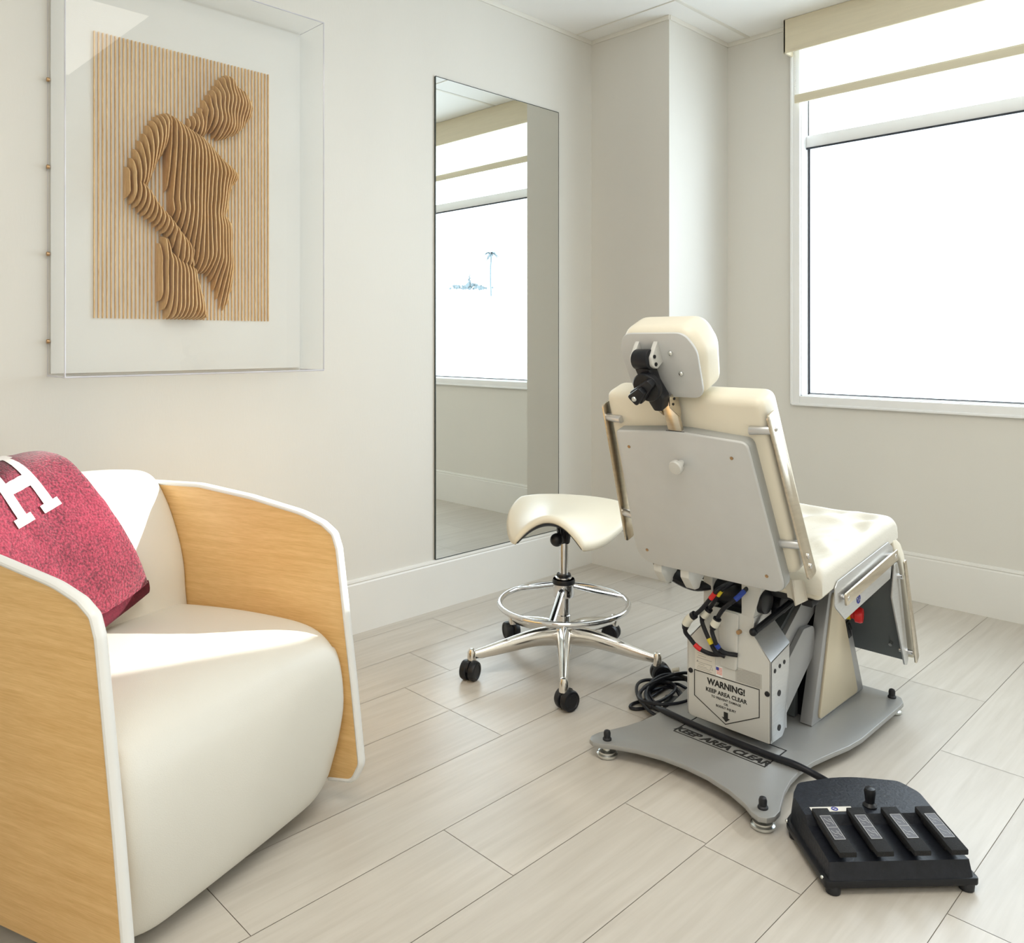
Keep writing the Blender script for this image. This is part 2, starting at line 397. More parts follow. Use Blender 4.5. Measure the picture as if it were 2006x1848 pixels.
    # window
    wr = bpy.data.objects.new('window_1', None); COL.objects.link(wr); wr.location = ((WX0 + WX1) / 2, YB, WZ0); ORG['window_1'] = V3(wr.location); wr['kind'] = 'structure'
    bm = NB(); cw = .048
    for (cx, cz, sx, sz) in ((WX0 - cw / 2, (WZ0 + WZ1) / 2, cw, WZ1 - WZ0 + 2 * cw), (WX1 + cw / 2, (WZ0 + WZ1) / 2, cw, WZ1 - WZ0 + 2 * cw),
                             ((WX0 + WX1) / 2, WZ0 - cw / 2, WX1 - WX0, cw), ((WX0 + WX1) / 2, WZ1 + cw / 2, WX1 - WX0, cw)):
        box(bm, (cx, YB - .007, cz), (sx, .016, sz), .003)
    for (cx, cz, sx, sz) in ((WX0 - cw + .006, (WZ0 + WZ1) / 2, .012, WZ1 - WZ0 + 2 * cw), ((WX0 + WX1) / 2, WZ0 - cw + .006, WX1 - WX0 + 2 * cw, .012)):
        box(bm, (cx, YB - .010, cz), (sx, .022, sz), .004)
    obj('window_casing', bm, M['white'], wr)
    bm = NB(); yf = YB + .10
    box(bm, (WX0 + .004, yf, (WZ0 + WZ1) / 2), (.012, .06, WZ1 - WZ0)); box(bm, (WX1 - .004, yf, (WZ0 + WZ1) / 2), (.012, .06, WZ1 - WZ0))
    box(bm, ((WX0 + WX1) / 2, yf, WZ0 + .003), (WX1 - WX0, .06, .012)); box(bm, ((WX0 + WX1) / 2, yf, WZ1 - .004), (WX1 - WX0, .06, .012))
    # white lining of the reveal
    box(bm, (WX0 + .002, YB + .045, (WZ0 + WZ1) / 2), (.004, .09, WZ1 - WZ0)); box(bm, ((WX0 + WX1) / 2, YB + .045, WZ0 + .002), (WX1 - WX0, .09, .004))
    obj('window_frame', bm, M['white'], wr)
    bm = NB(); box(bm, ((WX0 + WX1) / 2, YB + .075, 2.1535), (WX1 - WX0 - .01, .05, .061), .002); obj('transom_bar', bm, M['white'], wr)
    bm = NB(); yg = YB + .0705; gx0, gx1 = WX0 + .006, WX1 - .006; gw = .0085
    for z0, z1 in ((WZ0 + .008, 2.1235), (2.187, WZ1 - .008)):
        w = gw if z0 < 1 else .002
        box(bm, (gx0 + w / 2, yg, (z0 + z1) / 2), (w, .006, z1 - z0)); box(bm, (gx1 - w / 2, yg, (z0 + z1) / 2), (w, .006, z1 - z0))
        if z0 < 1: box(bm, ((gx0 + gx1) / 2, yg, z0 + .002), (gx1 - gx0, .006, .004)); box(bm, ((gx0 + gx1) / 2, yg - .022, z1 - .004), (gx1 - gx0, .006, .009))
    obj('window_gasket', bm, M['gasket'], wr)
    for z0, z1 in ((WZ0 + .008, 2.1235), (2.187, WZ1 - .008)):
        bm = NB(); box(bm, ((gx0 + gx1) / 2, YB + .085, (z0 + z1) / 2), (gx1 - gx0, .006, z1 - z0)); obj('window_pane', bm, M['glass'], wr)
    # door in the wall behind the photographer, seen only in reflections
    d = bpy.data.objects.new('door_1', None); COL.objects.link(d); d.location = (.2, YF, 0); ORG['door_1'] = V3(d.location); d['kind'] = 'structure'
    bm = NB(); box(bm, (.2, YF + .012, 1.03), (.9, .024, 2.06), .003); obj('door_leaf', bm, M['doorwood'], d)
    bm = NB()
    for x in (-.29, .69): box(bm, (x, YF + .02, 1.06), (.08, .04, 2.12), .004)
    box(bm, (.2, YF + .02, 2.10), (1.06, .04, .08), .004); obj('door_casing', bm, M['white'], d)
    bm = NB(); cyl(bm, (-.16, YF + .02, 1.0), (-.16, YF + .07, 1.0), .012); cyl(bm, (-.16, YF + .065, 1.0), (-.04, YF + .065, 1.0), .009); obj('door_handle', bm, M['chrome'], d)
build_room()

# ------------------------------------------------------------------ window shade
def build_shade():
    r = thing('roller_shade', (-.45, 3.80, 2.327), 'white roller shade part lowered under a tan fabric valance over the window', 'window shade')
    bm = NB(); X0, X1 = -1.8906, 1.05
    box(bm, ((X0 + X1) / 2, 3.763, 2.654), (X1 - X0, .012, .164), .003); box(bm, (X0 + .006, 3.803, 2.654), (.012, .092, .164), .003)
    box(bm, (X1 - .006, 3.803, 2.654), (.012, .092, .164), .003)
    obj('valance', bm, M['valance'], r)
    bm = NB(); box(bm, ((X0 + X1) / 2 + .02, 3.806, 2.50), (X1 - X0 - .08, .0012, .33)); o = obj('shade_fabric', bm, M['shade'], r)
    bm = NB(); prism(bm, rpoly([(-.006, -.020), (.006, -.020), (.008, .014), (.003, .022), (-.005, .022), (-.009, .012)], .003, 2), X0 + .04, X1 - .04,
                     frame((0, 3.80, 2.347), (0, 1, 0), (0, 0, 1), (1, 0, 0))); obj('bottom_bar', bm, M['shadebar'], r)
    bm = NB()
    for k in range(22): ball(bm, (-1.857, 3.812, 2.37 + k * .0093), .0022, n=6)
    tube(bm, [(-1.857, 3.812, 2.365), (-1.857, 3.812, 2.58)], .0006, 5); obj('pull_chain', bm, M['nylon'], r)
build_shade()

# ------------------------------------------------------------------ mirror
def build_mirror():
    r = thing('wall_mirror', (XL + .006, 2.65, .215), 'tall frameless mirror standing on the baseboard of the left wall', 'mirror')
    y0, y1, z0, z1 = 2.2495, 3.045, .2165, 2.308
    bm = NB(); box(bm, (XL + .0075, (y0 + y1) / 2, (z0 + z1) / 2), (.001, y1 - y0 - .002, z1 - z0 - .002)); obj('mirror_glass', bm, M['mirror'], r)
    bm = NB(); t = .006
    for c, s in (((y0, (z0 + z1) / 2), (.003, z1 - z0)), ((y1, (z0 + z1) / 2), (.003, z1 - z0)), (((y0 + y1) / 2, z0), (y1 - y0, .003)), (((y0 + y1) / 2, z1), (y1 - y0, .003))):
        box(bm, (XL + .0045, c[0], c[1]), (.008, s[0], s[1]))
    obj('mirror_edge', bm, M['mirroredge'], r)
build_mirror()

# ------------------------------------------------------------------ acrylic display case and relief
def build_case():
    y0, y1, z0, z1, D = .741, 1.5955, 1.0565, 2.314, .167
    r = thing('display_case', (XL, (y0 + y1) / 2, z0), 'clear acrylic box frame with white backing on the left wall', 'display case')
    bm = NB(); box(bm, (XL + .0058, (y0 + y1) / 2, (z0 + z1) / 2), (.0112, y1 - y0 - .012, z1 - z0 - .012)); obj('backing_board', bm, M['board'], r)
    bm = NB()   # one thin skin: front, two sides, top, bottom
    x0, x1 = XL + .0012, XL + D
    c = [(x, y, z) for x in (x0, x1) for y in (y0, y1) for z in (z0, z1)]
    vs = [bm.verts.new(p) for p in c]
    for f in ((4, 6, 7, 5), (0, 4, 5, 1), (2, 3, 7, 6), (1, 5, 7, 3), (0, 2, 6, 4)): bm.faces.new([vs[i] for i in f])
    obj('acrylic_cover', bm, M['acrylic'], r, ang=.1)
    bm = NB(); e = .0022
    def bar(a, b, e=e): tube(bm, [a, b], e, 6)
    bar((x1, y0, z0), (x1, y0, z1)); bar((x1, y1, z0), (x1, y1, z1)); bar((x1, y0, z0), (x1, y1, z0), .003); bar((x1, y0, z1), (x1, y1, z1))
    bar((x0, y0, z0), (x0, y0, z1), .0008); bar((x0 + .003, y0, z0), (x1, y0, z0), .003); bar((x0 + .002, y1, z0), (x1, y1, z0), .0016)
    bar((x0 + .002, y0, z1), (x1, y0, z1), .0016); bar((x0, y1, z1), (x1, y1, z1), .001)
    obj('polished_edge', bm, M['acedge'], r)
    for zz in (1.9495, 1.6868, 1.4243, 1.1605):
        bm = NB(); cyl(bm, (XL + .012, y0 - .006, zz), (XL + .012, y0 + .002, zz), .0065, n=12, bev=.001); obj('screw', bm, M['brass'], r)
build_case()

FIG = {
'head': [(1.2596, 2.0655), (1.2864, 2.0831), (1.3074, 2.0736), (1.3226, 2.0511), (1.3534, 2.0375), (1.3783, 2.0078), (1.3846, 1.9798), (1.372, 1.9422), (1.3472, 1.9055), (1.3165, 1.8796), (1.2864, 1.8656), (1.2508, 1.852), (1.2332, 1.8703), (1.2129, 1.8779), (1.2014, 1.9094), (1.1899, 1.9407), (1.2014, 1.971), (1.2158, 1.9965), (1.239, 2.0297)],
'neck': [(1.2014, 1.971), (1.239, 1.9392), (1.2332, 1.8929), (1.2158, 1.8616), (1.1956, 1.8524), (1.1701, 1.8645), (1.1476, 1.877), (1.1504, 1.8941), (1.156, 1.909), (1.1757, 1.9267), (1.1899, 1.9407)],
'torso': [(1.0711, 1.9087), (1.1035, 1.9042), (1.1476, 1.877), (1.1985, 1.8529), (1.2332, 1.8252), (1.2685, 1.7856), (1.2984, 1.7616), (1.3226, 1.7422), (1.3214, 1.716), (1.3014, 1.6931), (1.2954, 1.6637), (1.2894, 1.6228), (1.2834, 1.5935), (1.3014, 1.5697), (1.3074, 1.5271), (1.3056, 1.4695), (1.3135, 1.424), (1.3135, 1.3549), (1.3014, 1.3026), (1.2864, 1.2677), (1.2685, 1.2729), (1.2508, 1.3235), (1.2303, 1.3677), (1.21, 1.3919), (1.1814, 1.3874), (1.1588, 1.4193), (1.1254, 1.5104), (1.1035, 1.5467), (1.0818, 1.5879), (1.0872, 1.6265), (1.0791, 1.6689), (1.0711, 1.722), (1.0684, 1.7757), (1.0551, 1.8597)],
'upper_arm': [(1.0818, 1.9108), (1.0711, 1.9087), (1.0392, 1.889), (1.0182, 1.8582), (1.0027, 1.8234), (0.9872, 1.7941), (0.977, 1.766), (0.9618, 1.732), (0.9492, 1.6986), (0.9477, 1.6303), (0.9668, 1.6222), (1.0078, 1.6567), (1.0182, 1.6634), (1.0287, 1.6889), (1.0445, 1.7288), (1.0657, 1.7752), (1.0872, 1.8222), (1.1035, 1.8797)],
'forearm': [(0.9492, 1.6724), (0.9477, 1.6303), (0.9668, 1.6012), (1.0078, 1.5635), (1.0497, 1.5304), (1.0818, 1.501), (1.0953, 1.4532), (1.1035, 1.4211), (1.1365, 1.4013), (1.1701, 1.4034), (1.1644, 1.4364), (1.1701, 1.4645), (1.1588, 1.4858), (1.1254, 1.5214), (1.0872, 1.5722), (1.0497, 1.6112), (1.0182, 1.6554), (0.9872, 1.683)],
'leg': [(1.0604, 1.5045), (1.0497, 1.4497), (1.0471, 1.4333), (1.0471, 1.315), (1.0604, 1.2832), (1.0818, 1.235), (1.214, 1.2377), (1.2014, 1.3046), (1.1842, 1.3709), (1.1757, 1.4038), (1.1588, 1.4193), (1.1254, 1.4336), (1.0953, 1.4532), (1.0818, 1.501)],
}
# part: (height at the crest, distance from the outline to the crest, base)
FH = {'head': (.082, .07, .012), 'neck': (.055, .05, .006), 'torso': (.100, .09, .010), 'upper_arm': (.088, .05, .010), 'forearm': (.082, .036, .012), 'leg': (.085, .055, .018)}
def inside_dist(P, y, z):
    n = len(P); ins = False; d = 9
    for i in range(n):
        (x1, y1), (x2, y2) = P[i], P[(i + 1) % n]
        if (y1 > z) != (y2 > z) and y < (x2 - x1) * (z - y1) / (y2 - y1) + x1: ins = not ins
        dx, dy = x2 - x1, y2 - y1; t = max(0, min(1, ((y - x1) * dx + (z - y1) * dy) / (dx * dx + dy * dy + 1e-12)))
        d = min(d, math.hypot(y - x1 - t * dx, z - y1 - t * dy))
    return d if ins else -1
def relief(y, z):
    h = 0
    for k, P in FIG.items():
        d = inside_dist(P, y, z)
        if d > 0:
            Hc, w, b = FH[k]; t = min(1, d / w)
            v = b + (Hc - b) * math.sqrt(max(0, 1 - (1 - t) ** 2))
            if k == 'torso':
                v *= 1 - .75 * max(0, min(1, (1.44 - z) / .16)) ** 1.2      # thigh sinks back into the slats
                v += .020 * math.exp(-(((y - 1.265) / .05) ** 2 + ((z - 1.735) / .05) ** 2))
                v -= .016 * math.exp(-(((y - 1.20) / .022) ** 2)) * max(0, min(1, (z - 1.45) / .1)) * max(0, min(1, (1.72 - z) / .1))
            if k == 'head': v += .006 * math.sin(z * 70 + y * 20)
            v += .008 * noise.noise(V3((y * 14, z * 12, 3)))
            h = max(h, v)
    return h
def build_relief():
    X = XL + .012; z0, z1 = 1.2336, 2.130; bm = NB(); N = 48; NZ = 190
    for i in range(N):
        y = .868 + i * .59 / (N - 1); w = .0032; t = bmesh.new(); prev = None
        for j in range(NZ + 1):
            z = z0 + (z1 - z0) * j / NZ; d = .006 + relief(y, z)
            ring = [t.verts.new(p) for p in ((X, y - w / 2, z), (X + d, y - w / 2, z), (X + d, y + w / 2, z), (X, y + w / 2, z))]
            if prev:
                for k in range(4): t.faces.new((prev[k], prev[(k + 1) % 4], ring[(k + 1) % 4], ring[k]))
            else: t.faces.new(ring[::-1])
            prev = ring
        t.faces.new(prev); merge(bm, t)
    o = obj('slatted_wood_relief', bm, M['slat'], ang=.5)
    o['label'] = 'relief of vertical tan wood slats forming a bowed nude torso inside the clear case'; o['category'] = 'wall art'
build_relief()

# ------------------------------------------------------------------ armchair (local frame: a forward, b to the far arm)
PH = math.radians(20); CA, SA = math.cos(PH), math.sin(PH)
MA = Matrix(((CA, -SA, 0, -1.55 * CA - 1.34 * SA), (SA, CA, 0, -1.55 * SA + 1.34 * CA), (0, 0, 1, 0), (0, 0, 0, 1)))
def WA(a, b, z): return MA @ V3((a, b, z))
def interp(tab, x):
    if x <= tab[0][0]: return tab[0][1]
    for (x0, y0), (x1, y1) in zip(tab, tab[1:]):
        if x <= x1: return y0 + (y1 - y0) * (x - x0) / (x1 - x0)
    return tab[-1][1]
BW = .353
def build_armchair():
    r = thing('armchair', WA(0, 0, 0), 'white leather tub armchair with oak veneer side panels and white edge band', 'armchair')
    out = [(-.425, .05), (.250, .050), (.322, .060), (.345, .105), (.322, .30), (.296, .49), (.276, .635), (.262, .672), (.229, .694), (.163, .715), (-.009, .742), (-.194, .760), (-.425, .754)]
    outline = rpoly(out, [0, 0, .03, .03, .3, .3, .03, .02, .05, .3, .3, .2, 0], 4)
    for s in (1, -1):
        b0, b1 = (BW - .02, BW) if s > 0 else (-BW, -BW + .02)
        # a -> U, z -> V, extruded along b
        bm = NB(); prism(bm, outline, b0, b1, MA @ Matrix(((1, 0, 0, 0), (0, 0, 1, 0), (0, 1, 0, 0), (0, 0, 0, 1))), .002)
        p = obj('side_panel', bm, M['veneer'], r)
        bm = NB(); cen = (b0 + b1) / 2; path = [WA(q[0], cen, q[1]) for q in outline[1:]]
        tube(bm, path, .0125, 12, sx=1.0, sy=.62, up=WA(0, 1, 0) - WA(0, 0, 0)); obj('edge_band', bm, M['edgeband'], p)
    # curved back shell
    def shell(off):
        pts = []
        for k in range(25):
            t = -1 + 2 * k / 24; an = t * math.pi / 2
            pts.append((-.425 - (.075 - off) * max(0, math.cos(an)) ** .6, (BW - off) * (abs(math.sin(an)) ** .6) * (1 if t > 0 else -1)))
        return pts
    A, B = shell(0), shell(.02); poly = A + B[::-1]
    bm = NB(); prism(bm, poly, .05, .756, MA); obj('back_panel', bm, M['veneer'], r)
    bm = NB(); tube(bm, [WA((p[0] + q[0]) / 2, (p[1] + q[1]) / 2, .757) for p, q in zip(A, B)], .0125, 12, sx=.62, sy=1., up=(0, 0, 1)); obj('back_edge_band', bm, M['edgeband'], r)
    # seat body: profile in (a, z) swept across b with rolled ends
    prof = [(-.30, .40), (-.26, .432), (-.20, .441), (-.10, .448), (0, .452), (.10, .452), (.18, .448), (.235, .436), (.275, .412), (.302, .375), (.316, .32), (.320, .25), (.315, .18), (.302, .11), (.285, .06), (.262, .040), (.20, .036), (-.28, .036)]
    pc = cr([(p[0], 0, p[1]) for p in prof], 3); n = len(pc); hw = .331
    def seat(u, v):
        i = min(n - 1, int(round(u * n)) % n); p = pc[i]; b = -hw + 2 * hw * v; q = abs(b) / hw
        e = hw - abs(b)
        def ins(rad): return rad * (1 - math.sqrt(max(0, 1 - max(0, (rad - e) / rad) ** 2)))
        it = ins(.045); ibot = ins(.13)
        a, z = p.x, p.z
        crown = .010 * (1 - q ** 2)
        if z > .40: z -= it * .85; z += crown
        z += ibot * .45 * max(0, min(1, (a + .1) / .3)) * max(0, min(1, (.26 - z) / .2))
        k = max(0, min(1, (a - .15) / .12)); a -= k * (it * .9 + ibot * .25 * max(0, min(1, (.26 - p.z) / .16))); a += crown * .8 * k
        return WA(a, b, z)
    bm = NB()
    g = 44; vs = [.5 - .5 * math.cos(math.pi * j / g) for j in range(g + 1)]
    gridsurf(bm, lambda u, v: seat(u, vs[int(round(v * g))]), n, g, closeu=True, caps=True)
    obj('seat_cushion', bm, M['leather'], r, ang=1.2)
    bp = [(-.225, .425), (-.232, .48), (-.236, .53), (-.250, .59), (-.275, .655), (-.305, .715), (-.335, .762), (-.365, .785), (-.405, .787), (-.425, .770), (-.440, .72), (-.440, .44)]
    bc = cr([(p[0], 0, p[1]) for p in bp], 4); nb = len(bc)
    def back(u, v):
        i = int(round(u * nb)) % nb; p = bc[i]; b = -hw + 2 * hw * v; e = hw - abs(b); q = abs(b) / hw
        rad = .05; it = rad * (1 - math.sqrt(max(0, 1 - max(0, (rad - e) / rad) ** 2)))
        a, z = p.x, p.z; top = max(0, min(1, (z - .70) / .08))
        z += (.030 * (1 - q ** 2.6) - it * .3) * top
        if a > -.39: a += .012 * (1 - q ** 2) - it * .25
        else: a += .015 * q ** 3
        return WA(a, b, z)
    bm = NB(); gridsurf(bm, lambda u, v: back(u, vs[int(round(v * g))]), nb, g, closeu=True, caps=True)
    obj('back_cushion', bm, M['leather'], r, ang=1.2)
    bm = NB(); prism(bm, rpoly([(-.25, -.26), (.20, -.26), (.20, .26), (-.25, .26)], .05), 0, .045, MA); obj('plinth', bm, M['black'], r)
build_armchair()

# ------------------------------------------------------------------ blanket on the armchair
BPATH = cr([(-.175, 0, .455), (-.196, 0, .50), (-.206, 0, .56), (-.222, 0, .62), (-.248, 0, .69), (-.278, 0, .75), (-.312, 0, .805), (-.350, 0, .838), (-.400, 0, .846), (-.455, 0, .832), (-.505, 0, .785), (-.520, 0, .71), (-.522, 0, .64)], 6)
BL = [0]
for _p, _q in zip(BPATH, BPATH[1:]): BL.append(BL[-1] + (_q - _p).length)
def bl_pt(s, b, off=0.):
    s = max(0, min(BL[-1] - 1e-5, s)); i = max(k for k in range(len(BL)) if BL[k] <= s); i = min(i, len(BPATH) - 2)
    t = (s - BL[i]) / (BL[i + 1] - BL[i]); p = BPATH[i].lerp(BPATH[i + 1], t)
    i0, i1 = max(0, i - 2), min(len(BPATH) - 1, i + 3); T = (BPATH[i1] - BPATH[i0]).normalized(); N = V3((T.z, 0, -T.x))
    p = p + N * off; return WA(p.x, b, p.z)
# blanket axes in (s, b): the right edge runs from (s .105, b .150) up to (s .45, b .045)
def BS(u, v, off=0.):
    """u metres to the left of the right edge, v metres up the right edge from the lower corner"""
    s = .095 + v * .952 - u * .306; b = .150 - v * .306 - u * .952
    if b < -.20: b = -.20 - .115 * (1 - math.exp((b + .20) / .115))
    wob = .006 * math.sin(u * 19 + v * 7) + .004 * math.sin(v * 16)
    return bl_pt(s, b, off + wob)
def build_blanket():
    Wd, Ln, th = .44, .56, .038
    r = thing('throw_blanket', BS(.25, 0), 'folded burgundy terry blanket with white letter draped over the armchair back', 'blanket')
    nu, nv = 40, 48
    def rnd(e): return 1 - max(0, 1 - e / .014) ** 2 * .9
    bm = NB()
    def top(u, v):
        U, Vv = u * Wd, v * Ln; e = min(U, Wd - U, Ln - Vv) if v < .5 else min(U, Wd - U, Ln - Vv)
        o = th * (.55 + .45 * math.sqrt(max(0, 1 - max(0, 1 - e / .018) ** 2)))
        o += .0025 * noise.noise(V3((U * 30, Vv * 30, 1)))
        return BS(U, Vv, o)
    gridsurf(bm, top, nu, nv)
    def side(u, v): return BS(u * Wd, 0, 0 + v * th * .99)
    gridsurf(bm, lambda u, v: BS(0, u * Ln, v * th * .55), nv, 3); gridsurf(bm, lambda u, v: BS(Wd, u * Ln, v * th * .55), nv, 3)
    gridsurf(bm, lambda u, v: BS(u * Wd, Ln, v * th * .55), nu, 3); gridsurf(bm, lambda u, v: BS(u * Wd, v * Ln, 0), nu, nv)
    bmesh.ops.remove_doubles(bm, verts=bm.verts[:], dist=.0004)
    obj('blanket_body', bm, M['terry'], r, ang=1.3)
    bm = NB()
    def lip(u, v):
        an = v * math.pi / 2; return BS(-.001 + u * (Wd + .002), -.040 * math.sin(an), .003 + (th * .62) * math.cos(an) ** .8)
    gridsurf(bm, lip, nu, 8); gridsurf(bm, lambda u, v: BS(-.001 + u * (Wd + .002), -.040 * v, .003), nu, 3); gridsurf(bm, lambda u, v: BS(-.001 + u * (Wd + .002), .0, .003 + v * th * .62), nu, 3)
    bmesh.ops.remove_doubles(bm, verts=bm.verts[:], dist=.0004)
    e = obj('folded_edge', bm, M['terrydark'], r, ang=1.0); e['label'] = 'dark maroon folded bottom edge'
    # the letter, laid on the top surface
    bm = NB()
    def patch(u0, u1, v0, v1): gridsurf(bm, lambda u, v: BS(u0 + (u1 - u0) * u, v0 + (v1 - v0) * v, th + .0035), 8, 10)
    for (u0, u1, v0, v1) in LET: patch(u0, u1, v0, v1)
    l = obj('blanket_letter', bm, M['letter'], r, ang=1.2); l['label'] = 'white woven capital letter H'
LET = [(.118, .143, .285, .420), (.196, .221, .285, .420), (.118, .221, .342, .368),
       (.106, .155, .272, .292), (.184, .233, .272, .292), (.106, .155, .413, .433), (.184, .233, .413, .433)]
build_blanket()

# ------------------------------------------------------------------ saddle stool
def build_stool():
    C = V3((-1.921, 2.171, 0)); r = thing('saddle_stool', C, 'cream saddle stool with chrome footring and five castor base', 'stool')
    Rv = V3((.7053, .7089, 0)); Fv = V3((.7089, -.7053, 0))      # Fv towards the room
    # seat
    def P(u, v):   # u -1..1 across, v 0 far .. 1 near
        # width narrows towards the nose, wings droop and curl in
        v0 = v; v = max(0., v)
        hwid = .232 * (1 - .42 * v ** 1.4)
        au = abs(u)
        droop = (.006 + 0.104 * v ** 1.05) * au ** (2.6 - .5 * v)
        s = u * hwid * (1 - .10 * v * au ** 3)
        t = -(.150 - .300 * v0) + .055 * v * v * au ** 2 - .03 * (1 - v) * au ** 3 * -1
        z = .560 + .014 * (1 - v) - .004 * v - droop - .012 * math.sin(math.pi * v) * (1 - au ** 2)
        return s, t, z
    ya = math.radians(21); Rs = Rv * math.cos(ya) - Fv * math.sin(ya) * -1; Fs = Fv * math.cos(ya) - Rv * math.sin(ya)
    def srf(off):
        def f(u, v):
            # squircle domain for rounded plan corners
            U = 2 * u - 1; Vv = 2 * v - 1
            x = U * math.sqrt(max(0, 1 - .34 * Vv * Vv)); y = Vv * math.sqrt(max(0, 1 - .34 * U * U)); x /= 1.0; y /= 1.0
            s, t, z = P(x * 1.12, (y * 1.10 + 1) / 2)
            edge = min(1 - abs(U), 1 - abs(Vv)); k = min(1, edge / .16); th = .034 * math.sqrt(max(0, 1 - (1 - k) ** 2))
            p = C + Rs * s + Fs * t + V3((0, 0, z))
            return p + V3((0, 0, th * .5 if off > 0 else -th * .45))
        return f
    bm = NB(); gridsurf(bm, srf(1), 40, 36); gridsurf(bm, srf(-1), 40, 36); bmesh.ops.remove_doubles(bm, verts=bm.verts[:], dist=.0005)
    obj('saddle_seat', bm, M['cream'], r, ang=2.5)
    bm = NB()
    def und(u, v):
        U = (2 * u - 1) * .93; Vv = (2 * v - 1) * .97
        x = U * math.sqrt(max(0, 1 - .34 * Vv * Vv)); y = Vv * math.sqrt(max(0, 1 - .34 * U * U)); s, t, z = P(x * 1.12, (y * 1.10 + 1) / 2)
        k = min(1, min(1 - abs(2 * u - 1), 1 - abs(2 * v - 1)) / .1)
        return C + Rs * s + Fs * t + V3((0, 0, z - .010 - .013 * k))
    gridsurf(bm, und, 30, 30)
    def und2(u, v): return und(u, v) + V3((0, 0, .006))
    gridsurf(bm, und2, 30, 30); bmesh.ops.remove_doubles(bm, verts=bm.verts[:], dist=.0005)
    obj('seat_shell', bm, M['black'], r, ang=1.5)
    # bracket under the seat
    bm = NB()
    prism(bm, rpoly([(-.030, .535), (.034, .535), (.026, .50), (.019, .448), (-.019, .448), (-.024, .50)], .006), -.075, .03, frame(C, Rv, (0, 0, 1), Rv.cross(V3((0, 0, 1)))), .004)
    for s in (-.011, .011): tube(bm, [C + Rv * s + Fv * .078 + V3((0, 0, .530)), C + Rv * s * .8 + Fv * .045 + V3((0, 0, .455))], .007, 8)
    obj('seat_bracket', bm, M['black'], r)
    bm = NB(); ball(bm, C - Rv * .030 + Fv * .095 + V3((0, 0, .478)), .023); tube(bm, [C - Rv * .03 + Fv * .07 + V3((0, 0, .48)), C - Rv * .01 + Fv * .02 + V3((0, 0, .50))], .006, 8); obj('tilt_knob', bm, M['black'], r)
    bm = NB(); cyl(bm, C + V3((0, 0, .33)), C + V3((0, 0, .46)), .0160, n=24); obj('gas_rod', bm, M['chrome'], r)
    bm = NB(); lathe(bm, [(.019, .336), (.024, .336), (.026, .330), (.026, .324), (.018, .322)], Matrix.Translation(C)); lathe(bm, [(.030, .318), (.038, .318), (.040, .312), (.040, .302), (.03, .298)], Matrix.Translation(C)); obj('collar', bm, M['black'], r)
    bm = NB(); lathe(bm, [(.018, .33), (.030, .325), (.030, .318), (.038, .318), (.0385, .262), (.036, .256), (.020, .255)], Matrix.Translation(C)); obj('ring_hub', bm, M['chrome'], r)
    bm = NB(); lathe(bm, [(.016, .26), (.0225, .26), (.0225, .192), (.0245, .190), (.026, .13), (.0275, .06), (.022, .048), (.006, .048)], Matrix.Translation(C)); obj('column', bm, M['chrome'], r)
    bm = NB(); ring = [C + V3((.228 * math.cos(a), .228 * math.sin(a), .232)) for a in (2 * math.pi * k / 64 for k in range(64))]; tube(bm, ring, .0098, 14, closed=True)
    fr = obj('foot_ring', bm, M['chrome'], r)
    for a in (-59, 61, 181):
        an = math.radians(a); d = V3((math.cos(an), math.sin(an), 0)); bm = NB()
        tube(bm, [C + d * .034 + V3((0, 0, .288)), C + d * .12 + V3((0, 0, .262)), C + d * .222 + V3((0, 0, .235))], .0100, 10, sx=.8, sy=1.15, up=(0, 0, 1)); obj('spoke', bm, M['chrome'], r)
    bm = NB(); lathe(bm, [(.024, .155), (.038, .148), (.042, .130), (.040, .095), (.030, .082), (.022, .080)], Matrix.Translation(C)); obj('base_hub', bm, M['alu'], r)
    for k, a in enumerate((-48.5, 23, 96, 168, 241)):
        an = math.radians(a); d = V3((math.cos(an), math.sin(an), 0)); pv = V3((-d.y, d.x, 0)); R0 = .335
        bm = NB()
        path = cr([C + d * .025 + V3((0, 0, .120)), C + d * .11 + V3((0, 0, .118)), C + d * .20 + V3((0, 0, .103)), C + d * .28 + V3((0, 0, .088)), C + d * R0 + V3((0, 0, .080))], 5)
        m = len(path); rr = [.038 * (1 - i / (m - 1)) + .0145 * (i / (m - 1)) for i in range(m)]
        tube(bm, path, rr, 14, sx=.95, sy=.72, up=(0, 0, 1)); lg = obj('leg', bm, M['alu'], r)
        bm = NB(); lathe(bm, [(.004, .104), (.010, .101), (.0145, .090), (.0155, .060), (.012, .058)], Matrix.Translation(C + d * R0)); obj('leg_cap', bm, M['alu'], lg)
        # castor with twin wheels
        off = (random.uniform(-.3, .3)) + [2.4, .6, 2.0, -.2, 1.0][k]; e = V3((math.cos(an + off), math.sin(an + off), 0)); ax = V3((-e.y, e.x, 0)); wc = C + d * R0 + e * .012 + V3((0, 0, .033))
        cs = bpy.data.objects.new('castor', None); COL.objects.link(cs); cs.parent = r; cs.location = (C + d * R0) - C; ORG[cs.name] = C + d * R0
        for s in (-1, 1):
            bm = NB(); q = V3((0, 0, 1)).rotation_difference(ax * s).to_matrix().to_4x4()
            lathe(bm, [(.010, .004), (.0305, .004), (.0335, .008), (.0335, .020), (.0305, .0265), (.023, .0275), (.021, .0255), (.004, .0255)], Matrix.Translation(wc) @ q); obj('wheel', bm, M['black'], cs)
        bm = NB(); prism(bm, rpoly([(-.022, .0), (.026, -.002), (.030, .016), (.018, .031), (-.014, .036), (-.026, .022)], .008), -.004, .004, frame(wc, e, (0, 0, 1), e.cross(V3((0, 0, 1)))))
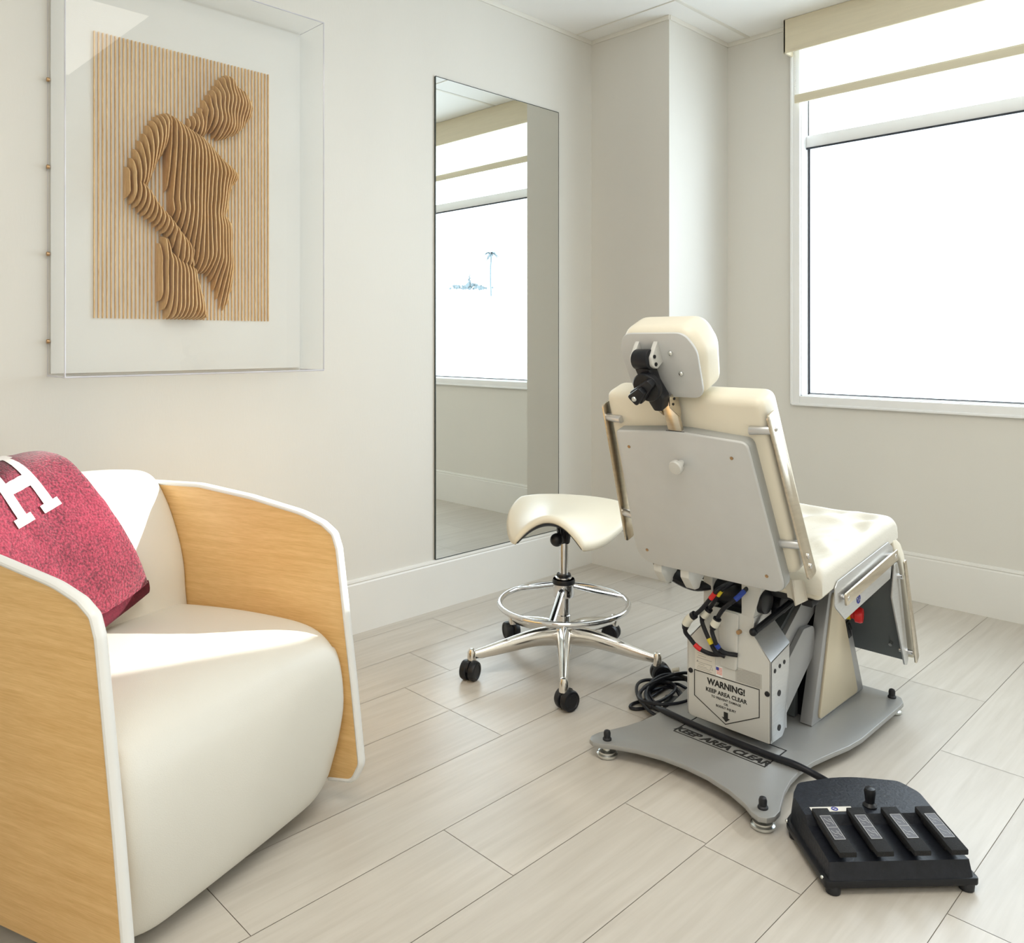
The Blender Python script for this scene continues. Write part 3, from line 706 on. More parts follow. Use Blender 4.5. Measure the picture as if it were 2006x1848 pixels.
        cyl(bm, C + d * R0 + V3((0, 0, .048)), C + d * R0 + V3((0, 0, .064)), .011); obj('castor_hood', bm, M['black'], cs)
build_stool()

# ------------------------------------------------------------------ exam chair
XC = -1.197
def build_exam_chair():
    r = thing('exam_chair', (XC, 2.24, 0), 'grey and cream power exam chair on a flat grey base plate', 'exam chair')
    # ---- base plate
    half = [(0, 1.835), (.07, 1.830), (.14, 1.812), (.20, 1.785), (.228, 1.765), (.250, 1.757), (.268, 1.765), (.278, 1.785), (.276, 1.815), (.262, 1.850), (.245, 1.90), (.231, 1.96), (.226, 2.02), (.230, 2.09), (.246, 2.17), (.262, 2.24), (.270, 2.31), (.270, 2.60), (.268, 2.63), (.250, 2.662), (.220, 2.675), (.10, 2.672), (0, 2.672)]
    pts = [(XC + x, y) for x, y in half] + [(XC - x, y) for x, y in half[-2:0:-1]]
    bm = NB(); prism(bm, pts, .031, .045, None, .003); bp = obj('base_plate', bm, M['basepl'], r)
    for x, y in ((-1.428, 1.797), (-.956, 1.797), (-.968, 2.662 - .02), (-1.426, 2.642)):
        bm = NB(); lathe(bm, [(.006, .0), (.026, .0), (.029, .003), (.029, .009), (.024, .012), (.024, .016), (.018, .018), (.012, .019), (.012, .033)], Matrix.Translation((x, y, 0))); obj('levelling_foot', bm, M['zinc'], r)
        bm = NB(); lathe(bm, [(.0125, .045), (.0125, .049), (.0095, .052), (.010, .064), (.008, .070), (.003, .0725)], Matrix.Translation((x, y, 0)), 14); obj('rubber_cap', bm, M['rubber'], r)
    # floor decal: KEEP AREA CLEAR
    F = frame((-1.185, 2.0335, .0452), (1, 0, 0), (0, 1, 0), (0, 0, 1))
    bm = NB(); stroke(bm, [(-.140, -.0605), (.140, -.0605), (.140, .0605), (-.140, .0605)], .0035, F)
    text(bm, 'KEEP AREA CLEAR', .0355, frame((-1.188, 1.9825, .0452), (1, 0, 0), (0, 1, 0), (0, 0, 1)), .0003, .0016, .28, sx=1.0)
    obj('floor_warning', bm, M['ink'], bp)
    # ---- rear lift housing
    YR = 2.05; RF = frame((XC, YR, 0), (1, 0, 0), (0, 0, 1), (0, 1, 0))
    s_, y_ = .130, .0
    outl = [(-.130, .068), (.130, .068), (.130, .292), (.076, .352), (.076, .395), (.112, .520), (.042, .520), (.042, .402), (-.050, .402), (-.050, .520), (-.079, .520), (-.079, .352), (-.130, .292)]
    bm = NB(); prism(bm, rpoly(outl, [.012, .010, .008, .010, .01, .004, .004, .004, .004, .004, .004, .01, .008], 3), 0, .006, RF, .0012)
    hs = obj('rear_cover', bm, M['greylight'], r)
    bm = NB()
    for s in (-1, 1):   # folded side flanges
        sp = [(0, .075), (.10, .105), (.105, .30), (.02, .355), (0, .352)] if False else None
        fl = [(0, .070), (.066, .070), (.088, .092), (.088, .150), (.105, .180), (.108, .318), (0, .292)]
        prism(bm, rpoly(fl, [.003, .012, .01, .01, .01, .005, .003], 3), s * .130 - .004, s * .130 + (.000), frame((XC, YR, 0), (0, 1, 0), (0, 0, 1), (1, 0, 0)), .001)
        # sloping shoulder
        A = [(s * .130, 0, .292), (s * .130, .108, .318), (s * .078, .108, .378), (s * .078, 0, .352)]
        t = bmesh.new(); lo = [t.verts.new(V3((XC + p[0], YR + p[1], p[2]))) for p in A]; hi = [t.verts.new(V3((XC + p[0], YR + p[1], p[2] - .004))) for p in A]
        t.faces.new(lo); t.faces.new(hi[::-1])
        for i in range(4): t.faces.new((lo[i], lo[(i + 1) % 4], hi[(i + 1) % 4], hi[i]))
        bmesh.ops.recalc_face_normals(t, faces=t.faces[:]); merge(bm, t)
        box(bm, (XC + s * .0775, YR + .05, .375), (.004, .10, .05), .001)
    box(bm, (XC, YR + .098, .20), (.25, .005, .24))
    obj('side_flange', bm, M['silver'], r)
    # neck post outward faces
    bm = NB(); prism(bm, [(.074, .385), (.110, .530), (.044, .530), (.044, .385)], .0065, .06, RF, .001); prism(bm, [(-.052, .40), (-.052, .520), (-.077, .520), (-.077, .37)], .0065, .04, RF, .001)
    objs('neck_post', bm, M['greylight'], r)
    bm = NB(); box(bm, (XC, YR + .075, .41), (.15, .006, .17)); box(bm, (XC - .0, YR + .04, .445), (.085, .05, .035), .003); obj('inner_plate', bm, M['darkgrey'], r)
    bm = NB(); prism(bm, rpoly([(-.022, .24), (.030, .24), (.036, .40), (-.030, .40)], .01), -.006, 0, RF, .005); obj('pressed_channel', bm, M['greylight'], hs)
    bm = NB()
    for x, z in ((-.1215, .199), (.1195, .203)): cyl(bm, (XC + x, YR - .003, z), (XC + x, YR + .001, z), .0072, n=16, bev=.001)
    for y, z in ((.022, .262), (.050, .268), (.076, .272)): cyl(bm, (XC + .129, YR + y, z), (XC + .1312, YR + y, z), .006, n=14)
    for y, z in ((.046, .195), (.046, .100)): cyl(bm, (XC + .129, YR + y, z), (XC + .1315, YR + y, z), .0085, n=14)
    objs('cover_bolt', bm, M['rubber'], r)
    bm = NB(); cyl(bm, (XC + .038, YR - .012, .352), (XC + .038, YR, .352), .006, n=12); obj('brass_bolt', bm, M['brass'], r)
    # warning label
    LF = frame((XC - .0065, YR - .0004, 0), (1, 0, 0), (0, 0, 1), (0, -1, 0))
    bm = NB(); stroke(bm, [(-.1025, .2045), (.1025, .2075), (.1025, .1315), (-.001, .0785), (-.1025, .1305)], .0022, LF)
    text(bm, 'WARNING!', .0245, LF @ Matrix.Translation((.000, .1765, 0)), .0003, .0009, sx=.95)
    text(bm, 'KEEP AREA CLEAR', .0160, LF @ Matrix.Translation((.0, .1550, 0)), .0003, .00035, sx=1.0)
    text(bm, 'TO PREVENT DAMAGE', .0092, LF @ Matrix.Translation((.0, .1420, 0)), .0003, .0001)
    text(bm, 'OR', .0092, LF @ Matrix.Translation((.0, .1310, 0)), .0003, .0001)
    text(bm, 'BODILY INJURY', .0092, LF @ Matrix.Translation((.0, .1200, 0)), .0003, .0001)
    prism(bm, [(-.0065, .1125), (.0065, .1125), (.0065, .0965), (.0130, .0965), (0, .0850), (-.0130, .0965), (-.0065, .0965)], 0, .0004, LF)
    obj('warning_print', bm, M['ink'], hs)
    bm = NB(); box(bm, (-.067, .2385, .0002), (.066, .062, .0004), Mx=LF); st = obj('rating_sticker', bm, M['sticker'], hs)
    bm = NB()
    for k, (z, w) in enumerate(((.264, .030), (.257, .038), (.250, .026), (.243, .050), (.231, .052), (.226, .020), (.220, .030), (.216, .044), (.2115, .050))): box(bm, (-.070 + (w - .05) * .3, z, .0006), (w, .0011, .0002), Mx=LF)
    box(bm, (-.092, .2335, .0006), (.004, .004, .0002), Mx=LF); stroke(bm, [(-.051, .219), (-.041, .219), (-.046, .229)], .0007, LF @ Matrix.Translation((0, 0, .0004)), .0002)
    obj('sticker_print', bm, M['inkgrey'], hs)
    bm = NB(); box(bm, (-.0215, .2215, .0002), (.022, .029, .0004), Mx=LF); fg = obj('flag_sticker', bm, M['white'], hs)
    bm = NB()
    for k in range(5): box(bm, (-.0205, .2315 - k * .0042, .0006), (.018, .0021, .0002), Mx=LF)
    obj('flag_stripes', bm, M['flagred'], hs)
    bm = NB(); box(bm, (-.0265, .2290, .0009), (.009, .0085, .0003), Mx=LF); obj('flag_canton', bm, M['flagblue'], hs)
    bm = NB(); box(bm, (.070, .2305, .0002), (.080, .040, .0004), Mx=LF); obj('notice_sticker', bm, M['sticker2'], hs)
    bm = NB()
    for k in range(9): box(bm, (.070 + (.008 if k == 0 else 0), .247 - k * .0041, .0006), (.054 if k == 0 else .072, .0012, .0002), Mx=LF)
    obj('notice_print', bm, M['inkgrey'], hs)
    # ---- lift arms between housing and pedestal
    side = frame((XC, 0, 0), (0, 1, 0), (0, 0, 1), (1, 0, 0))
    bm = NB()
    for s in (-1, 1):
        lo, hi = (.085, .100) if s > 0 else (-.100, -.085)
        prism(bm, [(2.14, .290), (2.16, .300), (2.42, .470), (2.42, .365), (2.16, .225), (2.14, .215)], lo, hi, side, .001)
    objs('upper_lift_arm', bm, M['pedgrey'], r)
    bm = NB()
    for s in (-1, 1):
        lo, hi = (.101, .116) if s > 0 else (-.116, -.101)
        prism(bm, rpoly([(2.13, .225), (2.275, .322), (2.345, .318), (2.345, .235), (2.13, .085)], [.004, .025, .025, .004, .004]), lo, hi, side, .001)
    objs('lower_lift_arm', bm, M['pedgrey'], r)
    bm = NB(); prism(bm, [(2.13, .30), (2.40, .462), (2.40, .40), (2.13, .24)], -.085, .085, side); box(bm, (XC, 2.20, .17), (.17, .06, .22)); box(bm, (XC, 2.30, .16), (.16, .02, .22)); obj('arm_core', bm, M['darkgrey'], r)
    bm = NB(); cyl(bm, (XC - .06, 2.09, .44), (XC + .10, 2.09, .44), .035, n=24, bev=.004); cyl(bm, (XC + .02, 2.20, .41), (XC + .095, 2.20, .41), .030, n=24, bev=.003)
    objs('drive_motor', bm, M['black'], r)
    bm = NB(); tube(bm, [(XC + .085, 2.046, .366), (XC + .170, 2.345, .492)], .0095, 10); ball(bm, (XC + .083, 2.04, .364), .011, n=10); obj('gas_strut', bm, M['black'], r)
    # ---- pedestal
    ped = rpoly([(2.272, .0455), (2.644, .0455), (2.535, .300), (2.486, .420), (2.395, .420)], .004, 2)
    pds = {}
    for s in (1, -1):
        lo, hi = (.104, .140) if s > 0 else (-.140, -.104)
        bm = NB(); prism(bm, ped, lo, hi, side, .002); pds[s] = obj('pedestal_side', bm, M['pedgrey'], r)
    bm = NB(); prism(bm, [(2.325, .0455), (2.630, .0455), (2.525, .300), (2.480, .415), (2.430, .415)], -.104, .104, side); obj('pedestal_hollow_shade', bm, M['black'], r)  # black block stands in for the shade in the hollow between the sides
    for s in (1, -1):
        bm = NB(); q = rpoly([(2.312, .055), (2.588, .055), (2.498, .285), (2.452, .392), (2.412, .405), (2.405, .395)], [.012, .012, .02, .02, .01, .01], 4)
        lo, hi = (.1395, .1465) if s > 0 else (-.1465, -.1395)
        prism(bm, q, lo, hi, side, .0015); obj('beige_inset', bm, M['beige'], pds[s])
    # switch and stop button on the front strip of the side
    bm = NB(); sw = frame((XC + .1405, 2.522, .268), (0, math.sin(-.35), math.cos(-.35)), (0, 1, .2), (1, 0, 0)); box(bm, (0, 0, .003), (.058, .022, .006), .002, Mx=sw); box(bm, (.008, 0, .008), (.022, .014, .010), .002, Mx=sw @ Matrix.Rotation(.25, 4, 'Y')); obj('rocker_switch', bm, M['black'], r)
    bm = NB(); e0 = V3((XC + .140, 2.515, .318)); ex = V3((1, .25, 0)).normalized()
    cyl(bm, e0, e0 + ex * .012, .018, n=20); obj('button_collar', bm, M['yellow'], r)
    bm = NB(); q = V3((0, 0, 1)).rotation_difference(ex).to_matrix().to_4x4(); lathe(bm, [(.013, .010), (.0145, .022), (.023, .026), (.024, .040), (.021, .047), (.006, .049)], Matrix.Translation(e0) @ q, 24); b_ = obj('stop_button', bm, M['red'], r); b_['label'] = 'red round emergency stop button'
    # ---- seat: tilted 7.8 degrees, cushion, frame and side rails
    tl = math.radians(7.0); SO = V3((XC, 2.075, .492)); SU = V3((1, 0, 0)); SVv = V3((0, math.cos(tl), math.sin(tl))); SN = V3((0, -math.sin(tl), math.cos(tl))); SM = frame(SO, SU, SVv, SN)
    bm = NB()
    L, hw, th = .530, .262, .075
    nx, ny = 60, 60
    def cover(u, v):
        x = -math.cos(math.pi * u); y = .5 - .5 * math.cos(math.pi * v); ex = (1 - abs(x)) * hw; ey0 = y * L; ey1 = (1 - y) * L
        R = .026
        d = min(ex, ey0, ey1)
        # rounded edge height
        def rr(e): return math.sqrt(max(0, 1 - max(0, 1 - e / R) ** 2))
        hgt = th * (rr(ex) * .45 + .55) * (rr(ey0) * .45 + .55) * (rr(ey1) * .4 + .6)
        X = x * hw; Y = y * L
        if abs(x) > .999 or y < .001 or y > .999: hgt = th * .28
        w = noise.noise(V3((X * 7, Y * 5 + X * 6, 2.))) * .014 + noise.noise(V3((X * 16 + Y * 14, Y * 6, 5.))) * .010 + noise.noise(V3((X * 30 - Y * 22, Y * 16, 9.))) * .004
        fold = .016 * math.exp(-((X + .15 - .4 * (Y - .25)) / .028) ** 2) + .015 * math.exp(-((X + .02 - .55 * (Y - .2)) / .03) ** 2) + .012 * math.exp(-((Y - .36 - .3 * X) / .025) ** 2)
        k = min(1, d / .05); hgt += (w + fold - .006) * k - .010 * k * math.exp(-(X / .15) ** 2)
        return SM @ V3((X, Y, hgt))
    gridsurf(bm, cover, nx, ny)
    gridsurf(bm, lambda u, v: SM @ V3((-math.cos(math.pi * u) * hw, (.5 - .5 * math.cos(math.pi * v)) * L, th * .28 if (u in (0, 1) or v in (0, 1)) else 0.0)), nx, ny)
    bmesh.ops.remove_doubles(bm, verts=bm.verts[:], dist=.0003)
    o = obj('seat_cushion', bm, M['cover'], r, ang=1.4); o['label'] = 'seat pad under a wrinkled cream cover'
    # hanging skirt at the rear corner of the cover and the pad side
    bm = NB(); box(bm, (0, .26, -.003), (.50, .50, .040), .016, 4, Mx=SM); obj('seat_pad', bm, M['cream'], r)
    bm = NB(); gridsurf(bm, lambda u, v: V3((XC + .175 + .055 * u, 2.035 + .02 * v + .01 * math.sin(u * 9), .535 - .075 * v * (1 - .5 * abs(u - .45)))), 12, 8); obj('cover_flap', bm, M['cover'], r)
    bm = NB(); box(bm, (0, .24, -.034), (.36, .42, .022), .003, Mx=SM); box(bm, (.215, .03, -.030), (.03, .05, .018), .002, Mx=SM); obj('seat_frame', bm, M['black'], r)
    # side plate (right and left), rail bar on it
    for s in (1, -1):
        xo = .267 * s; sp = [(2.159, .517), (2.142, .502), (2.140, .452), (2.2045, .403), (2.527, .449), (2.549, .537), (2.513, .561)]
        bm = NB(); prism(bm, rpoly(sp, [.008, .012, .02, .006, .004, .012, .006], 4), xo - .004 if s > 0 else xo, xo if s > 0 else xo + .004, side, .001); pl = obj('side_plate', bm, M['silver'], r)
        a, b = V3((XC + xo + s * .013, 2.178, .466)), V3((XC + xo + s * .013, 2.540, .520))
        bm = NB(); tt = (b - a).normalized(); prism(bm, rpoly([(-.004, -.0165), ((b - a).length + .004, -.0165), ((b - a).length + .004, .0165), (-.004, .0165)], .004, 2), -.003, .003, frame(a, tt, V3((0, -tt.z, tt.y)), V3((1, 0, 0))), .001)
        obj('side_rail', bm, M['steel'], r)
        bm = NB()
        for p in (a + tt * .012, b - tt * .012): cyl(bm, p - V3((s * .013, 0, 0)), p + V3((s * .004, 0, 0)), .007, n=14, bev=.001)
        objs('rail_post', bm, M['chrome'], r)
        if s > 0:
            EF = frame((XC + xo + .0003, 2.292, .4400), tt, V3((0, -tt.z, tt.y)), V3((1, 0, 0)))
            bm = NB()
            for k in range(24):
                a0 = 2 * math.pi * k / 24
                if k % 6 in (4,): continue
                box(bm, (.0105 * math.cos(a0), .0105 * math.sin(a0), .0003), (.004, .004, .0005), Mx=EF)
            stroke(bm, [(-.005, -.005), (.002, .001), (-.001, .004), (.005, .006)], .0026, EF, closed=False)
            obj('plate_emblem', bm, M['flagblue'], pl)
    # ---- back section
    bt = math.radians(20); BO = V3((XC, 1.938, .520)); U = V3((1, 0, 0)); T = V3((0, -math.sin(bt), math.cos(bt))); Nn = V3((0, -math.cos(bt), -math.sin(bt))); BM = frame(BO, U, T, Nn)
    hb, ht, Lb = .230, .200, .418
    bm = NB(); q = rpoly([(-hb, 0), (hb, 0), (ht, Lb), (.03, Lb + .012), (-.03, Lb + .012), (-ht, Lb)], [.062, .040, .022, .05, .05, .012], 6)
    prism(bm, q, -.012, 0, BM, .004, 3); bk = obj('back_plate', bm, M['grey'], r)
    q2 = rpoly([(-hb - .002, -.001), (hb + .002, -.001), (ht + .002, Lb), (.03, Lb + .014), (-.03, Lb + .014), (-ht - .002, Lb)], [.062, .040, .022, .05, .05, .012], 6)
    bm = NB(); prism(bm, q2, -.036, -.006, BM, .002, 2); obj('plate_rim', bm, M['rim'], bk)
    bm = NB()
    for x, y in ((-.165, Lb - .045), (.150, Lb - .045), (-.185, .045), (.185, .045)): cyl(bm, BM @ V3((x, y, -.002)), BM @ V3((x, y, .0015)), .0045, n=12)
    objs('plate_screw', bm, M['brass'], bk)
    bm = NB(); kc = BM @ V3((0, .345, 0)); q = frame(kc, U, T, Nn); lathe(bm, [(.007, .0), (.009, .004), (.010, .018), (.013, .021), (.0185, .024), (.0195, .034), (.017, .038), (.004, .039)], q @ Matrix.Translation((0, -.0, 0)), 24); kb = obj('release_knob', bm, M['greylight'], r)
    # cushion
    bm = NB(); q = rpoly([(-.262, .035), (.262, .035), (.237, .520), (-.237, .520)], [.045, .045, .028, .028], 6); prism(bm, q, -.118, -.034, BM, .020, 4)
    bc = obj('back_cushion', bm, M['cream'], r, ang=1.2)
    # skirt of the cover gathered below
    # side rails of the back
    for s in (1, -1):
        bm = NB(); pa = V3((s * .281, .055, -.048)); pb = V3((s * .250, .482, -.048)); d = (pb - pa).normalized(); e = V3((0, 0, 1)); w = .0215
        prism(bm, rpoly([(-.018, -w), ((pb - pa).length, -w), ((pb - pa).length, w), (-.018, w)], .012, 4), -.003, .003, BM @ frame(pa, d, e, e.cross(d) * -1), .0008)
        rl = obj('back_rail', bm, M['steel'], r)
        bm = NB()
        for t in (.075, .385):
            p = pa + d * t; cyl(bm, BM @ V3((s * (.222 - .07 * t), p.y, -.030)), BM @ V3((p.x, p.y, -.040)), .0108, n=18, bev=.001)
        objs('rail_post', bm, M['silver'], r)
        bm = NB()
        for t in (.012, .040, .385, .375):
            p = pa + d * t
            if t == .375: continue
            cyl(bm, BM @ V3((p.x + s * .002, p.y, -.048)), BM @ V3((p.x + s * .0055, p.y, -.048)), .006, n=12, bev=.001)
        objs('rail_screw', bm, M['chrome'], rl)
    # hinge brackets under the back (left side shows)
    bm = NB()
    for x in (-.165, -.075):
        prism(bm, rpoly([(1.945, .545), (1.945, .500), (1.975, .462), (2.000, .462), (2.010, .480), (2.10, .545)], [.004, .01, .015, .01, .01, .004], 4), x - .014, x + .014, side, .002)
    objs('hinge_bracket', bm, M['greylight'], r)
    bm = NB(); path = cr([(XC - .235, 2.02, .535), (XC - .205, 2.02, .495), (XC - .15, 2.03, .470), (XC - .10, 2.04, .455), (XC - .06, 2.06, .455)], 5); tube(bm, path, [.009 + .009 * math.sin(math.pi * i / (len(path) - 1)) for i in range(len(path))], 10, sx=1, sy=1.6); obj('hinge_boot', bm, M['black'], r)
    # ---- head rest
    hd = math.radians(24.5); HO = V3((XC, 1.722, 1.100)); HT = V3((0, -math.sin(hd), math.cos(hd))); HN = V3((0, -math.cos(hd), -math.sin(hd))); HM = frame(HO, U, HT, HN)
    q = rpoly([(-.104, -.090), (.104, -.090), (.116, .040), (.092, .088), (-.092, .088), (-.116, .040)], [.035, .035, .06, .045, .045, .06], 6)
    bm = NB(); prism(bm, q, -.008, 0, HM, .002); hp = obj('head_plate', bm, M['grey'], r)
    q = rpoly([(-.100, -.092), (.100, -.092), (.124, .030), (.100, .097), (-.100, .097), (-.124, .030)], [.04, .04, .07, .05, .05, .07], 7)
    bm = NB(); prism(bm, q, -.112, -.008, HM, .042, 7); obj('head_cushion', bm, M['cream'], r, ang=1.3)
    bm = NB()
    for x, y in ((.040, .034), (.056, -.022), (-.066, .040)):
        rr_ = .007 if x > 0 else .003; c = HM @ V3((x, y, 0)); ball(bm, c, rr_, (1, 1, 1), 12)
    objs('dome_bolt', bm, M['zinc'], hp)
    # bracket ears on the plate
    bm = NB()
    for x in (-.052, .004):
        prism(bm, rpoly([(.068, 0), (.062, .010), (.040, .040), (.018, .046), (.004, .030), (.010, 0)], [.002, .01, .01, .014, .012, .002], 4), x - .005, x + .007, HM @ Matrix(((0, 0, 1, 0), (1, 0, 0, 0), (0, 1, 0, 0), (0, 0, 0, 1))), .002)
    objs('clamp_ear', bm, M['greylight'], hp)
    bm = NB()
    for y, z in ((.038, .030), (.018, .032)): cyl(bm, HM @ V3((.010, y, z)), HM @ V3((.0135, y, z)), .005, n=10)
    objs('ear_screw', bm, M['black'], hp)
    bm = NB()   # black clamp arm
    cyl(bm, HM @ V3((-.046, .030, .030)), HM @ V3((.002, .030, .030)), .026, n=24, bev=.003)
    arm = rpoly([(-.048, .030), (-.004, .030), (.002, -.030), (.016, -.072), (.004, -.108), (-.020, -.108), (-.032, -.078), (-.040, -.02)], .008, 4)
    prism(bm, arm, .014, .048, HM, .004); obj('clamp_arm', bm, M['black'], r)
    bm = NB(); kc = HM @ V3((-.014, -.034, .046)); KM = frame(kc, U, HT, HN) @ Matrix.Scale(1.12, 4)
    lathe(bm, [(.020, -.004), (.0335, .000), (.0350, .006), (.0350, .013), (.0325, .016), (.010, .016)], KM, 32)
    prism(bm, rpoly([(-.034, -.020), (.004, -.0135), (.034, -.010), (.034, .010), (.004, .0135), (-.034, .020)], .008), .012, .032, KM @ Matrix.Rotation(math.radians(38), 4, 'Z'), .003)
    prism(bm, rpoly([(-.034, -.016), (.010, -.010), (.010, .010), (-.034, .016)], .007), .026, .044, KM @ Matrix.Rotation(math.radians(38), 4, 'Z'), .003)
    kn = obj('clamp_knob', bm, M['black'], r)
    bm = NB(); ball(bm, KM @ V3((-.016, -.013, .044)), .0075, n=12); obj('knob_bolt', bm, M['zinc'], kn)
    # steel tongue
    bm = NB(); a = V3((XC - .006, 1.805, .918)); b = V3((XC - .012, 1.775, 1.008)); tt = (b - a).normalized(); prism(bm, rpoly([(-.021, -.02), (.021, -.02), (.021, (b - a).length), (-.021, (b - a).length)], .002, 1), -.005, .005, frame(a, (1, 0, 0), tt, V3((1, 0, 0)).cross(tt)), .001)
    obj('head_bar', bm, M['steel'], r)
    bm = NB()
    for x in (-.036, .012):
        prism(bm, rpoly([(1.790, .965), (1.745, .992), (1.742, 1.018), (1.762, 1.028), (1.782, 1.015), (1.797, .972)], .007, 3), x - .002, x + .002, side, .0006)
    objs('bar_cheek', bm, M['steel'], r)
    bm = NB()
    for z, y in ((1.000, 1.757), (1.014, 1.762)): cyl(bm, (XC + .013, y, z), (XC + .016, y, z), .0035, n=8)
    objs('cheek_screw', bm, M['black'], r)
    bm = NB(); box(bm, (-.006, Lb + .010, -.016), (.056, .006, .022), Mx=BM); obj('bar_slot', bm, M['rubber'], bk)
    # ---- foot section
    FA, FB = (2.585, .470), (2.715, .150)
    bm = NB(); prism(bm, [(2.560, .480), (2.580, .486), (2.716, .165), (2.700, .150)], -.262, .250, side, .001); fp = obj('foot_panel', bm, M['darkgrey'], r)
    bm = NB(); cyl(bm, (XC + .10, 2.622, .285), (XC + .10, 2.640, .285), .007, n=12); cyl(bm, (XC + .215, 2.665, .20), (XC + .215, 2.675, .205), .006, n=12); objs('panel_bolt', bm, M['zinc'], fp)
    cu = [(2.545, .566), (2.585, .560), (2.625, .538), (2.655, .500), (2.680, .430), (2.722, .300), (2.765, .160), (2.757, .146), (2.735, .150), (2.690, .300), (2.650, .42), (2.615, .49), (2.570, .525)]
    bm = NB(); prism(bm, rpoly(cu, .012, 2), -.262, .262, side, .008, 3); obj('foot_cushion', bm, M['cream'], r, ang=1.2)
    for s in (1, -1):
        x1 = s * .256; bm = NB(); lo, hi = (x1, x1 + .006) if s > 0 else (x1 - .006, x1)
        prism(bm, rpoly([(2.572, .482), (2.596, .484), (2.612, .455), (2.690, .165), (2.680, .145), (2.662, .150), (2.556, .385)], .008, 3), lo, hi, side, .001); obj('foot_bracket', bm, M['silver'], r)
        x2 = s * .276; lo, hi = (x2, x2 + .005) if s > 0 else (x2 - .005, x2)
        bm = NB(); prism(bm, rpoly([(2.600, .487), (2.618, .492), (2.728, .165), (2.712, .148), (2.700, .150)], [.006, .006, .008, .008, .006], 3), lo, hi, side, .001); obj('foot_rail', bm, M['steel'], r)
        bm = NB()
        for y, z in ((2.602, .440), (2.690, .185)): cyl(bm, (XC + s * .235, y, z), (XC + x2, y, z), .0075, n=14)
        objs('rail_post', bm, M['chrome'], r)
    # ---- three marked cables hanging behind the housing
    cabs = {
        'red': ([(-1.185, 2.07, .485), (-1.202, 2.01, .470), (-1.219, 2.005, .447), (-1.256, 2.0, .399), (-1.295, 2.0, .364), (-1.309, 2.005, .328), (-1.299, 2.015, .306), (-1.273, 2.02, .283), (-1.24, 2.03, .273), (-1.205, 2.03, .280)], [2, 7], 4, 'redtape'),
        'yellow': ([(-1.175, 2.08, .49), (-1.192, 2.03, .474), (-1.208, 2.02, .454), (-1.23, 2.02, .417), (-1.251, 2.02, .388), (-1.263, 2.02, .366), (-1.249, 2.02, .333), (-1.235, 2.02, .311), (-1.222, 2.025, .286), (-1.195, 2.03, .278)], [2, 7], 4, 'yellow'),
        'blue': ([(-1.135, 2.08, .49), (-1.149, 2.02, .456), (-1.183, 2.01, .423), (-1.202, 2.01, .396), (-1.212, 2.01, .374), (-1.224, 2.01, .349), (-1.215, 2.01, .323), (-1.209, 2.015, .306), (-1.196, 2.03, .288), (-1.164, 2.045, .286)], [1, 7], 4, 'blue')}
    for nm, (pts, tapes, con, mt) in cabs.items():
        pp = cr(pts, 5); bm = NB(); tube(bm, pp, .0062, 10); cb = obj('cable', bm, M['cable'], r)
        bm = NB()
        i = con * 5; tube(bm, [pp[i - 3], pp[i - 2]], .0115, 12); tube(bm, [pp[i + 2], pp[i + 4]], [.0118, .0085], 12); obj('plug_boot', bm, M['cable'], cb)
        bm = NB(); tube(bm, pp[i - 2:i + 3], .0122, 14); obj('plug', bm, M['nylon'], cb)
        for t in tapes:
            bm = NB(); j = t * 5; tube(bm, pp[max(0, j - 2):j + 2], .0072, 12); obj('colour_band', bm, M[mt], cb)
build_exam_chair()

